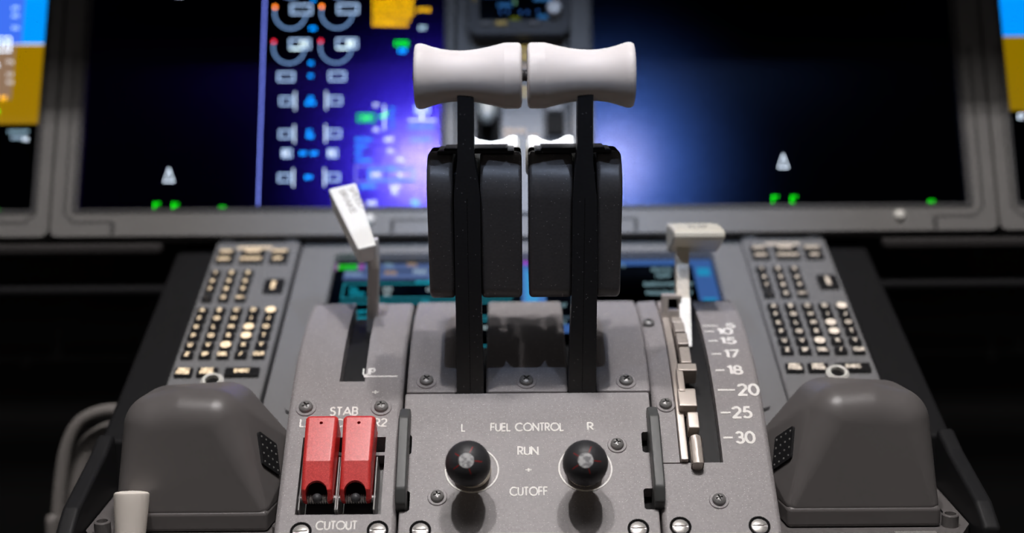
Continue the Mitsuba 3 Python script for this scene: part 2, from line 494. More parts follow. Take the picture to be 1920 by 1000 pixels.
for SPOT_AT, lab in zip(UNSEEN_SPOTS, ('left', 'right')):  # unseen lamps behind the glare on the main displays
    k = thing('unseen_spot_lamp', f'unseen spot lamp on a ceiling stem, lighting the displays, {lab} one of two', 'lamp', 'unseen spot lamps')
    z = np.array(SPOT_AIM) - np.array(SPOT_AT)
    z /= np.linalg.norm(z)
    M = np.eye(4)
    M[:3, 2] = z
    M[:3, 0] = np.cross([0, 0, 1.0], z); M[:3, 0] /= np.linalg.norm(M[:3, 0])
    M[:3, 1] = np.cross(z, M[:3, 0])
    M[:3, 3] = np.array(SPOT_AT)
    add('barrel', lathe([(0.022, 0.012), (0.025, 0.012), (0.025, -0.05), (0.0, -0.055), (0.0, -0.008), (0.022, -0.004), (0.022, 0.012)], M), 'm_trim', k)
    x_, y_ = SPOT_AT[0], SPOT_AT[1]
    add('stem', tube(bezier([(x_, y_ - 0.10, 2.402), (x_, y_ - 0.10, 1.90), (x_, y_ - 0.06, 1.62), (x_, y_ - 0.025, 1.54)]), 0.006), 'm_trim', k)


# ------------------------------------------------------------------ glowing symbols of a screen, one mesh with a colour per vertex
class Sym:
    def __init__(self, surf, n=0.0006):
        self.surf, self.n, self.V, self.F, self.C, self.k = surf, n, [], [], [], 0

    def poly(self, g, c):
        for q in getattr(g, 'geoms', [g]):
            if q.area < 1e-9:
                continue
            v, f = trimesh.creation.triangulate_polygon(q, engine='earcut')
            w = np.array([self.surf.pt(a, b, self.n) for a, b in v])
            nrm = np.cross(w[f[0][1]] - w[f[0][0]], w[f[0][2]] - w[f[0][0]])
            if nrm[1] > 0:
                f = f[:, ::-1]
            self.V.append(w)
            self.F.append(f + self.k)
            self.C.append(np.tile(np.array(c, float), (len(w), 1)))
            self.k += len(w)

    def rect(self, x0, y0, x1, y1, c):
        self.poly(sbox(x0, y0, x1, y1), c)

    def line(self, pts, c, w=2.2):
        self.poly(LineString(pts).buffer(w / 2, cap_style=2, join_style=2), c)

    def frame(self, x0, y0, x1, y1, c, w=2.0):
        self.line([(x0, y0), (x1, y0), (x1, y1), (x0, y1), (x0, y0 - w / 2)], c, w)

    def arc(self, cx, cy, r, a0, a1, c, w=2.2):
        self.line(A_(cx, cy, r, -r, a0, a1, 30), c, w)

    def words(self, x0, x1, y, c, h=7.0):
        """a row of small strokes like lettering too blurred to read."""
        x = x0
        while x + h * 0.5 <= x1 + 0.1:
            w = h * 0.5
            q = rng.random()
            self.rect(x, y - h / 2, x + h * 0.17, y + h / 2, c)
            if q < 0.7:
                self.rect(x + h * 0.17, y - h / 2, x + w, y - h / 2 + h * 0.17, c)
            if q > 0.35:
                self.rect(x + h * 0.17, y - h * 0.09, x + w, y + h * 0.09, c)
            if q > 0.6 or q < 0.2:
                self.rect(x + h * 0.17, y + h / 2 - h * 0.17, x + w, y + h / 2, c)
            x += h * 0.75

    def text(self, txt, x0, y1, h, c, sx=1.0):
        g, tw = text_poly(txt, 0.16)
        self.poly(affinity.affine_transform(g, [h * sx, 0, 0, -h, x0, y1]), c)

    def build(self, parent, name='symbols', weight=0.5):
        m = trimesh.Trimesh(np.vstack(self.V), np.vstack(self.F), process=False)
        labels[parent + '__' + name] = {'kind': 'stuff'}
        return add(name, m, 'm_void', parent, color=np.vstack(self.C), emitter={'type': 'area', 'radiance': {'type': 'mesh_attribute', 'name': 'vertex_color'}, 'sampling_weight': weight})


BLUE, WHITE, GREEN, AMBER, CYAN = (0.0, 1.4, 5.0), (1.9, 2.2, 2.6), (0.02, 2.0, 0.02), (2.6, 1.3, 0.0), (0.25, 1.5, 2.6)
GREY = (0.75, 1.1, 1.7)


# ------------------------------------------------------------------ main displays
def display_unit(label, outer, scr, mat, knob=None, grooves=()):
    """outer: (left px, right px) at row 420; scr: (left px, right px) at row 386; both on the display plane."""
    k = thing('display_unit', label, 'display')
    xa, xb = PD.X(outer[0], 420), PD.X(outer[1], 420)
    ya, yb = PD.X(scr[0], 386), PD.X(scr[1], 386)
    s0, s1 = PD.S(975, 441), PD.S(975, -95)
    t0, t1 = PD.S(975, 390), PD.S(975, -75)
    M = PD.frame(0, 0)
    fr = rrect(xa, s0, xb, s1, 0.006).difference(rrect(ya, t0, yb, t1, 0.002))
    add('bezel', plate(fr, 0.022, M, -0.016), 'm_bezel', k, smooth=False)
    lip = rrect(ya - 0.0032, t0 - 0.0032, yb + 0.0032, t1 + 0.0032, 0.004).difference(rrect(ya - 0.0005, t0 - 0.0005, yb + 0.0005, t1 + 0.0005, 0.002))
    add('inner_frame', plate(lip, 0.0015, M, 0.006), 'm_trim', k, smooth=False)
    add('screen', plate(sbox(ya - 0.001, t0 - 0.001, yb + 0.001, t1 + 0.001), 0.004, M, -0.004), mat, k, smooth=False)
    # recessed groove lines at the lower corners
    for sx, x in ((1, xa), (-1, xb)):
        pts = [(x + sx * 0.011, t0 + 0.14), (x + sx * 0.011, s0 + 0.020), (x + sx * 0.019, s0 + 0.012), (x + sx * 0.052, s0 + 0.012)]
        g = LineString(pts).buffer(0.0009, cap_style=2)
        add('groove', plate(g, 0.0004, M, 0.0058), 'm_dark', k, smooth=False)
        g = sbox(x + sx * 0.052 - 0.0016, s0 + 0.001, x + sx * 0.052 + 0.0016, s0 + 0.012)
        add('latch_slot', plate(g, 0.0004, M, 0.0058), 'm_dark', k, smooth=False)
    if knob:
        Mk = PD.fpx(knob[0], knob[1], 0.006)
        add('sensor_dome', lathe([(0, 0), (0.0046, 0), (0.0046, 0.0015), (0.003, 0.0038), (0, 0.0046)], Mk, 24), 'm_white_paint', k, label='small white round dome on the lower bezel')
    return k


dl = display_unit('wide main display left of the thrust levers, engine gauges beside a dark map', (99, 852), (147, 832), 'm_screen_violet', (694, 416))
drr = display_unit('wide main display right of the thrust levers, dark map with a blue glare', (1075, 1866), (1117, 1813), 'm_screen_blue', (1683, 408))
pl = display_unit('display at the left edge of the photo with blue and brown horizon', (-700, 94), (-650, 64), 'm_screen_dim')
prr = display_unit('display at the right edge of the photo with blue and brown horizon', (1871, 2660), (1906, 2600), 'm_screen_dim')

s = Sym(PD)
s.line([(500, -100), (497, 0), (484, 386)], (0.38, 0.5, 1.9), 2.4)
for cx, cy in ((546, -33), (634, -34), (544.5, 25), (632, 24), (542, 90), (630, 89)):
    s.arc(cx, cy, 29.5, 162, 352, (0.30, 0.55, 1.05), 2.4)
    red = (1.6, 0.35, 0.03) if cy < 60 else (0.9, 0.02, 0.05)
    s.rect(cx - 31, cy - 14, cx - 26, cy - 9, (3 * red[0], 3 * red[1], 3 * red[2]))
    x0 = cx + 2
    s.frame(x0, cy - 15, x0 + 37, cy + 1, GREY, 2.2)
    if cy > 60:
        s.words(x0 + 20, x0 + 37, cy - 7, (2.6, 3.2, 3.2), 9)
        s.line([(x0, cy + 2), (x0 + 22, cy + 2)], (1.9, 2.5, 2.5), 2.6)
for x, y, w in ((587, 54, 11), (585, 119, 10), (584, 143, 9), (589, 0, 8)):
    s.words(x - w / 2, x + w / 2, y, BLUE, 5.5)
for x in (522, 618):
    s.frame(x, 137 - (x > 600), x + 29, 152 - (x > 600), GREY, 2.2)
for y, dx in ((190, 0), (252, -1.5), (334, -3.5)):
    s.frame(526 + dx, y - 7, 547 + dx, y + 7, GREY, 2.0)
    s.line([(553.5 + dx, y - 17), (553.5 + dx, y + 17)], (1.1, 1.4, 1.8), 2.4)
    s.frame(618 + dx, y - 8, 640 + dx, y + 6, GREY, 2.0)
    s.line([(612 + dx, y - 18), (612 + dx, y + 16)], (1.1, 1.4, 1.8), 2.4)
s.words(574, 594, 194, BLUE, 6); s.words(579, 588, 185, BLUE, 6)
s.words(576, 590, 256, BLUE, 6); s.words(577, 586, 247, BLUE, 6)
s.words(563, 577, 288, BLUE, 6); s.words(583, 596, 288, BLUE, 6)
s.words(573, 587, 333, BLUE, 6)
for x in (530, 616):
    s.frame(x, 281, x + 16, 295, GREY, 2.0)
    s.words(x + 1, x + 15, 288, WHITE, 8)
for i, (y, x1) in enumerate(((-8, 784), (3, 780), (14, 780), (25, 776), (36, 773), (46, 770))):
    s.words(699, x1, y, AMBER, 7.5)
s.words(782, 810, 19, AMBER, 7)
s.words(786, 801, 53, (1.2, 1.8, 2.2), 7)
s.words(741, 772, 82, (0.0, 2.6, 0.0), 9); s.words(748, 766, 96, BLUE, 7)
s.frame(671, 215, 702, 228, (0.0, 0.9, 0.0), 2.4); s.words(679, 698, 221, (0.1, 2.6, 0.1), 8)
s.rect(712, 217, 722, 221, GREEN); s.words(723, 730, 214, (0.2, 2.8, 0.2), 9)
s.words(701, 712, 198, WHITE, 7); s.words(701, 712, 244, WHITE, 7)
s.line([(720.7, 197), (720.7, 245)], (1.2, 1.5, 2.2), 2.4)
for y in (203, 212, 221, 230, 238):
    s.words(733, 740, y, (0.0, 0.7, 2.2), 5)
s.frame(779, 199, 804, 213, GREY, 2.4); s.words(783, 800, 206, WHITE, 8)
s.line([(791, 213), (791, 225)], WHITE, 3); s.line([(766, 226), (818, 226)], (1.2, 1.5, 2.4), 2.6)
s.words(766, 818, 239, (0.1, 0.9, 3.0), 6)
for x1, y in ((700, 262), (690, 275), (682, 288), (700, 301)):
    s.words(667, x1, y, (0.05, 0.8, 3.0), 6)
s.words(722, 738, 262, WHITE, 8); s.words(727, 738, 284, WHITE, 8); s.words(744, 760, 300, WHITE, 7)
s.frame(667, 312, 800, 341, (0.35, 0.35, 1.4), 2); s.frame(692, 318, 776, 338, (0.1, 0.7, 1.8), 2)
s.words(697, 715, 328, WHITE, 8); s.words(748, 758, 328, WHITE, 9); s.words(728, 742, 317, (0.1, 0.9, 2.6), 6)
s.words(676, 706, 350, (0.1, 0.9, 2.6), 7); s.words(733, 752, 351, WHITE, 8); s.words(736, 750, 361, WHITE, 8)
s.words(690, 710, 381, WHITE, 8); s.words(773, 790, 380, (0.4, 1.9, 2.8), 10); s.words(770, 812, 262, (0.1, 0.8, 2.6), 7)
s.line([(317, 317), (308.5, 341), (325.5, 341), (317, 317)], WHITE, 1.7)
s.line([(336, -22), (331, -6), (341, -6), (336, -22)], WHITE, 2.4)
for x, w, h in ((296, 15, 13), (331, 15, 13), (418, 13, 6)):
    s.words(x - w / 2, x + w / 2, 388 - (x - 296) * 0.006 + (h < 10) * 2.5, (0.0, 2.0, 0.0), h * 0.95)
    if h > 10:
        s.words(x - w / 2, x + w / 2, 383, (0.0, 1.6, 0.0), 6)
s.build(dl)

s = Sym(PD)
s.line([(1468, 291), (1460, 315), (1477, 315), (1468, 291)], WHITE, 1.7)
for x, w, h in ((1455, 15, 13), (1490, 15, 13), (1747, 13, 6)):
    s.words(x - w / 2, x + w / 2, 375 + (h < 10) * 3, (0.0, 2.0, 0.0), h * 0.95)
    if h > 10:
        s.words(x - w / 2, x + w / 2, 370, (0.0, 1.6, 0.0), 6)
s.build(drr)

s = Sym(PD)
Xr, = (PD.X(64, 386) - 0.0005,)


def colrect(sy, x0, x1, r0, r1, c):
    """a rectangle of constant x0..x1 (metres) between two rows."""
    a, b = sy.surf.S(975, r0), sy.surf.S(975, r1)
    w = np.array([sy.surf.frame(x, q, sy.n)[:3, 3] for x, q in ((x0, a), (x1, a), (x1, b), (x0, b))])
    f = np.array([[0, 1, 2], [0, 2, 3]])
    if np.cross(w[1] - w[0], w[2] - w[0])[1] > 0:
        f = f[:, ::-1]
    sy.V.append(w); sy.F.append(f + sy.k); sy.C.append(np.tile(np.array(c, float), (4, 1))); sy.k += 4


colrect(s, Xr - 0.115, Xr, 76, -100, (0.0, 0.31, 1.0))
colrect(s, Xr - 0.115, Xr, 226, 78, (0.30, 0.165, 0.0))
s.n = 0.0009
colrect(s, Xr - 0.060, Xr - 0.021, 76, -100, (0.05, 0.16, 0.85))
colrect(s, Xr - 0.060, Xr - 0.026, 180, 79, (0.26, 0.16, 0.10))
colrect(s, Xr - 0.115, Xr, 78.2, 75.6, (0.8, 0.9, 1.0))
s.n = 0.0012
for y in (16, 31, 53):
    s.words(24, 37, y, (1.0, 1.5, 2.0), 6)
for y in (117, 141, 155):
    s.words(14, 26, y, (1.2, 1.2, 1.2), 6)
s.frame(-40, 72, 20, 97, WHITE, 2.2); s.words(2, 20, 85, WHITE, 12); s.words(-12, 4, 122, WHITE, 9)
s.words(2, 16, 186, (2.6, 1.2, 0.0), 9); s.words(-4, 3, 209, GREEN, 8)
s.words(16, 56, 248, (0.5, 0.8, 1.0), 6); s.words(22, 50, 259, (0.7, 1.0, 1.3), 6); s.words(44, 56, 261, WHITE, 8); s.words(-8, 3, 398, GREEN, 8)
s.build(pl)

s = Sym(PD)
Xl = PD.X(1906, 386) + 0.0005
colrect(s, Xl, Xl + 0.115, 75, -100, (0.0, 0.30, 1.05))
colrect(s, Xl, Xl + 0.115, 215, 76.5, (0.24, 0.145, 0.0))
s.n = 0.0009
colrect(s, Xl, Xl + 0.115, 77, 75.6, (0.4, 0.4, 0.4))
s.words(1889, 1898, 221, WHITE, 8); s.words(1909, 1925, 219, WHITE, 10)
s.build(prr)

# ------------------------------------------------------------------ centre panel with the standby instrument
cp = thing('instrument_board', 'grey upright panel between the two main displays, behind the thrust levers', 'panel')
xa, xb = PD.X(856, 420), PD.X(1071, 420)
s0, s1 = PD.S(975, 441), PD.S(975, -95)
M = PD.frame(0, 0)
add('plate', plate(sbox(xa, s0, xb, s1), 0.014, M, -0.016), 'm_bezel', cp, smooth=False)
x0, x1 = PD.X(886, 250), PD.X(1064, 250)
add('lower_plate', cplate(rrect(x0, PD.S(975, 400), x1, PD.S(975, 118), 0.004), 0.004, M, -0.002), 'm_console', cp, smooth=False)
# lettering too blurred to read: short cream strokes
s = Sym(PD, 0.0026)
LIT = (0.9, 0.68, 0.52)
s.words(945, 986, 247, LIT, 8); s.words(946, 965, 257, LIT, 7); s.words(990, 1010, 258, LIT, 7)
for y in (92, 104, 112):
    s.words(972, 995, y, (0.9, 0.68, 0.2), 7)
s.words(972, 995, 127, LIT, 6)
for y in (168, 180):
    s.words(972, 995, y, (0.9, 0.68, 0.2), 7)
s.build(cp, 'lit_lettering', 0.2)

sb = thing('standby_instrument', 'small square standby instrument at top centre, above the thrust grips', 'instrument')
x0, x1, q0, q1 = PD.X(880, 70), PD.X(1066, 70), PD.S(975, 80), PD.S(975, -110)
y0, y1, w0, w1 = PD.X(900, 30), PD.X(1036, 30), PD.S(975, 54), PD.S(975, -80)
add('case', plate(rrect(x0, q0, x1, q1, 0.008).difference(rrect(y0, w0, y1, w1, 0.003)), 0.016, M, 0.003), 'm_trim', sb, smooth=False)
add('screen', plate(sbox(y0, w0, y1, w1), 0.006, M, 0.0032), 'm_screen_dim', sb, smooth=False)
add('knob', lathe([(0, 0), (0.0068, 0), (0.0064, 0.011), (0.0055, 0.0125), (0, 0.0125)], PD.fpx(1037, 40, 0.018), 28), 'm_steel', sb, label='pale round knob at the lower right corner')
for i, px in enumerate((912, 940, 1002)):
    w = 11
    g = rrect(PD.X(px - w, 61), PD.S(975, 65), PD.X(px + w, 61), PD.S(975, 57), 0.001)
    add('button', cplate(g, 0.003, M, 0.0185), 'm_gold' if i == 1 else 'm_bezel', sb, smooth=False, label='amber lit button' if i == 1 else None)
s = Sym(PD, 0.0096)
s.rect(930, -14, 998, 0, (0.0, 0.12, 1.2)); s.rect(906, -40, 930, 4, (0.02, 0.05, 0.15)); s.rect(1000, -40, 1034, 10, (0.02, 0.10, 0.25))
for x in (941, 954, 978, 991, 1010):
    s.words(x - 3, x + 3, 31, (0.05, 0.2, 0.7), 6)
s.words(934, 962, 18, (0.05, 0.25, 0.7), 6); s.words(1010, 1032, 40, (0.05, 0.3, 0.8), 6); s.words(958, 978, 43, (0.2, 0.25, 0.0), 6); s.words(964, 972, 12, (0.2, 0.5, 0.3), 8)
s.build(sb, 'symbols', 0.2)
add('amber_lamp', lathe([(0, 0), (0.0022, 0), (0.0015, 0.0018), (0, 0.002)], PD.fpx(890, 16, 0.019), 16), 'm_gold', sb)

gl = thing('landing_gear_lever', 'pale rounded lever handle on the center panel, seen between the left shaft and grip', 'lever')
a, b = PD.fpx(914, 120, 0.02), PD.fpx(914, 238, 0.026)
add('handle', hulls([(PD.pt(906, 150, 0.024), 0.006), (PD.pt(924, 150, 0.024), 0.006), (PD.pt(909, 236, 0.03), 0.006), (PD.pt(921, 236, 0.03), 0.006), (PD.pt(914, 243, 0.03), 0.006)], 2), 'm_grey_lever', gl)
g = rrect(PD.X(892, 200), PD.S(975, 272), PD.X(937, 200), PD.S(975, 120), 0.006)
add('slot', plate(g, 0.002, M, 0.0015), 'm_void', gl, smooth=False)
add('shaft', hulls([(PD.pt(914, 200, 0.022), 0.004), (PD.pt(914, 200, 0.002), 0.004)], 1), 'm_trim', gl)

sw = thing('rocker_switch', 'black rocker switch on the center panel, seen beside the right shaft', 'switch')
g = rrect(PD.X(1018, 220), PD.S(975, 264), PD.X(1060, 220), PD.S(975, 150), 0.003)
add('frame', cplate(g, 0.004, M, 0.0015), 'm_trim', sw, smooth=False)
g = rrect(PD.X(1025, 220), PD.S(975, 258), PD.X(1056, 220), PD.S(975, 218), 0.002)
add('rocker', cplate(g, 0.006, M, 0.003), 'm_void', sw, smooth=False)
g = rrect(PD.X(1026, 220), PD.S(975, 214), PD.X(1055, 220), PD.S(975, 196), 0.002)
add('cap', cplate(g, 0.005, M, 0.003), 'm_console', sw, smooth=False)

gs = thing('unseen_glareshield', 'dark hood out of view above the displays, shading their upper part', 'hood')
add('hood', ext(soft([(1.10, 1.118), (1.13, 1.098), (1.62, 1.112), (1.62, 1.24), (1.15, 1.20)], 0.008), -1.2, 1.2, 0.004), 'm_dark', gs)  # out of view, its edge shades the upper displays

# ------------------------------------------------------------------ footwell on both sides
for side, xs in (('left', (-1.2, -0.2935)), ('right', (0.2935, 1.2))):
    fw = thing('footwell_panel', f'black recessed panel with two grey ledges below the displays, {side} of the keypads', 'panel')
    for row, d, t in ((463, 1.14, 0.0036), (540, 1.19, 0.0028)):
        q = P(985, row, d)
        add('ledge', ext(soft([(q[1] - t, q[2] - t), (q[1] + 0.012, q[2] - t), (q[1] + 0.012, q[2] + t), (q[1] - t, q[2] + t)], t * 0.6), xs[0], xs[1], 0.002), 'm_ledge' if row < 500 else 'm_side', fw)
    add('back_board', box3(xs[0], 1.215, 0.15, xs[1], 1.235, 0.815), 'm_void', fw, smooth=False)

# ------------------------------------------------------------------ center console: sides, deck, rims
cc = thing('pedestal_core', 'dark inner block of the pedestal below the levers', 'pedestal')
kb, kt = PK.at(PK.S(975, 806)), PK.at(PK.S(975, 448))
kb, kt = kb[0], kt[0]
side_of = {}
for sgn, sd in ((-1, 'left'), (1, 'right')):
    cs_ = thing('console_flank', f'black {sd} flank of the pedestal, beside the {sd} keypad and hand rest', 'console')
    dk = thing('pedestal_deck', f'grey deck plate of the pedestal under the {sd} hand rest', 'deck')
    side_of[sgn] = dk
    xa, xb = sorted((sgn * 0.2565, sgn * 0.291))
    add('side_trim', ext(soft([(kb[0], 0.05), (kt[0] + 0.0, 0.05), (kt[0], kt[1] - 0.006), (kb[0] - 0.0, kb[1] - 0.006)], 0.004), xa, xb, 0.004), 'm_side', cs_)
    xa, xb = sorted((sgn * 0.2795, sgn * 0.291))
    add('rim', ext(soft([(0.822, 0.05), (0.925, 0.05), (0.925, 0.725), (0.90, 0.716), (0.84, 0.701), (0.822, 0.690)], 0.004), xa, xb, 0.003), 'm_rubber', cs_)
    xa, xb = sorted((sgn * 0.1565, sgn * 0.2785))
    corner = Polygon([(sgn * 0.1565, 0.926), (sgn * 0.2785, 0.926), (sgn * 0.2785, 0.845), (sgn * 0.268, 0.826), (sgn * 0.1565, 0.80)])
    m = trimesh.creation.extrude_polygon(corner.buffer(-0.004).buffer(0.004), 0.02, engine='earcut')
    m.apply_translation([0, 0, DECK - 0.02])
    add('plate', m, 'm_hump', dk, smooth=False)
add('core', box3(-0.15, 0.812, 0.0, 0.15, 1.16, 0.598), 'm_trim', cc, smooth=False)
for xa, xb, sd in ((-0.254, -0.187, 'left'), (0.187, 0.254, 'right')):
    rw = thing('console_riser', f'grey upright strip below the {sd} keypad, behind the {sd} hand rest', 'console')
    add('board', box3(xa, kb[0] + 0.008, 0.59, xb, kb[0] + 0.016, kb[1] - 0.016), 'm_console', rw, smooth=False)
for px, py in ((1781, 986), (193, 1000), (527, 1006)):
    p = PDK.pt(px, py)
    M4 = np.eye(4); M4[:3, 3] = p
    pin = cut(lathe([(0, 0), (0.0052, 0), (0.0052, 0.0072), (0.0046, 0.0080), (0, 0.0080)], M4, 28), lathe([(0, 0.005), (0.0036, 0.005), (0.0036, 0.01), (0, 0.01), (0, 0.005)], M4, 20))
    kk = add('peg', pin, 'm_hump', side_of[1 if px > 990 else -1])
p0, p1 = PDK.pt(1676, 1000), PDK.pt(1752, 997)
add('metal_tag', box3(p0[0], p0[1] - 0.010, DECK, p1[0], p0[1], DECK + 0.0012), 'm_steel', side_of[1], smooth=False, label='small silver tag at the deck edge')
q = PDK.pt(1800, 960)
add('seam', box3(0.2675, 0.842, DECK - 0.0002, 0.2685, 0.905, DECK + 0.0004), 'm_void', side_of[1], smooth=False)

# ------------------------------------------------------------------ lower display
ld = thing('lower_display', 'lower display with cyan boxes, behind and below the thrust levers', 'display')
M = PK.frame(0, 0)
xa, xb = -0.1835, 0.1835
s0, s1 = PK.S(975, 806), PK.S(975, 446)
y0, y1 = PK.X(606, 600), PK.X(1366, 600)
t0, t1 = PK.S(975, 760), PK.S(975, 480)
sq = float(np.interp(1.043, PK.p[:, 0], PK.s))
bay = sbox(-0.1562, s0 - 1, 0.1562, sq)
add('frame', plate(rrect(xa, s0, xb, s1, 0.004).difference(rrect(y0, t0, y1, t1, 0.004)).difference(bay), 0.016, M, -0.016), 'm_console', ld, smooth=False)
lip = rrect(y0 - 0.013, t0 - 0.01, y1 + 0.013, t1 + 0.0055, 0.006).difference(rrect(y0 - 0.0005, t0 - 0.0005, y1 + 0.0005, t1 + 0.0005, 0.004)).difference(bay)
add('raised_lip', plate(lip, 0.003, M, 0.0), 'm_console', ld, smooth=False)
add('screen', plate(sbox(y0, sq, y1, t1), 0.006, M, -0.011), 'm_screen_dim', ld, smooth=False)
s = Sym(PK, -0.0044)
XX = lambda px, r: PK.X(px, r)
TEAL, SLATE, DBLUE = (0.0, 0.19, 0.25), (0.055, 0.095, 0.23), (0.022, 0.085, 0.28)
xm = XX(972, 600)
colrect(s, y0 + 0.008, xm - 0.002, 514, 499, SLATE)
colrect(s, y0 + 0.008, xm - 0.002, 496.5, 485, SLATE)
s.n = -0.0041
colrect(s, XX(634, 490), XX(670, 490), 495.5, 486, (0.0, 0.42, 0.0))
colrect(s, XX(626, 490), XX(634, 490), 496, 485, (0.25, 0.05, 0.3))
colrect(s, XX(672, 490), XX(682, 490), 496, 485, (0.25, 0.05, 0.3))
s.words(648, 678, 506, (0.3, 0.45, 0.6), 7); s.words(722, 745, 504, (0.8, 0.45, 0.05), 6); s.words(764, 784, 489, (0.8, 0.45, 0.05), 6); s.words(775, 800, 502, (0.6, 0.8, 0.9), 7); s.words(722, 736, 490, (0.3, 0.5, 0.6), 7)
for r0, r1, xl, split in ((522, 549, 641, None), (558, 585, 634, None), (592, 640, 626, 740)):
    xl_ = XX(xl, (r0 + r1) / 2)
    for a, b, c, d in ((xl_, xm - 0.0045, r0 + 1.4, r0 - 1.4), (xl_, xm - 0.0045, r1 + 1.4, r1 - 1.4), (xl_, xl_ + 0.0014, r1, r0), (xm - 0.0059, xm - 0.0045, r1, r0)):
        colrect(s, a, b, c, d, TEAL)
    if split:
        colrect(s, XX(split - 5, 610), XX(split - 2, 610), r1, r0, TEAL)
        colrect(s, XX(split + 5, 610), XX(split + 8, 610), r1, r0, TEAL)
TX = (0.0, 0.55, 0.75)
for x0_, x1_, r in ((655, 672, 535), (655, 684, 543), (780, 815, 521), (790, 806, 558), (646, 663, 577), (670, 694, 577), (718, 726, 568), (758, 774, 576), (782, 804, 576), (824, 842, 568), (666, 690, 592), (812, 850, 591), (636, 664, 609), (670, 692, 609), (760, 778, 608), (806, 812, 598)):
    s.words(x0_, x1_, r, TX, 5.5)
for x0_, x1_, r in ((718, 736, 534), (720, 736, 544), (800, 808, 535), (717, 732, 608), (790, 800, 607), (806, 824, 607), (906, 916, 606)):
    s.words(x0_, x1_, r, (0.6, 0.75, 0.8), 6)
# right page
s.n = -0.0044
xr0, xr1 = xm + 0.003, y1 - 0.001
top, bot = 481, 640
colrect(s, xr0, xr1, 491, top, DBLUE)
colrect(s, xr0, xr0 + 0.019, 640, 491, (0.04, 0.15, 0.42))
colrect(s, xr1 - 0.0165, xr1, 640, 491, DBLUE)
colrect(s, xr0, xr1, 616, 600, DBLUE)
s.n = -0.0041
colrect(s, xr0 + 0.001, xr0 + 0.006, 489, 482, (0.30, 0.03, 0.5))
colrect(s, xr0 + 0.003, xr0 + 0.013, 560, 500, (0.03, 0.26, 0.55))
colrect(s, xr1 - 0.0135, xr1 - 0.003, 512, 497, (0.0, 0.22, 0.42))
colrect(s, xr1 - 0.0135, xr1 - 0.003, 568, 553, (0.0, 0.20, 0.42))
for x0_, x1_, r in ((1222, 1262, 498), (1230, 1262, 509), (1208, 1300, 525), (1212, 1300, 541), (1030, 1064, 564), (1120, 1136, 564), (1034, 1064, 597), (1300, 1310, 565), (1298, 1312, 578), (1298, 1310, 597), (1168, 1172, 490)):
    s.words(x0_, x1_, r, (0.28, 0.48, 0.55), 6.5)
s.words(1032, 1236, 588, (0.08, 0.14, 0.2), 6)
s.build(ld, 'symbols', 0.5)

# ------------------------------------------------------------------ keypads
LET = ['ABCDE', 'FGHIJ', 'KLMNO', 'PQRST', 'UVWXY']


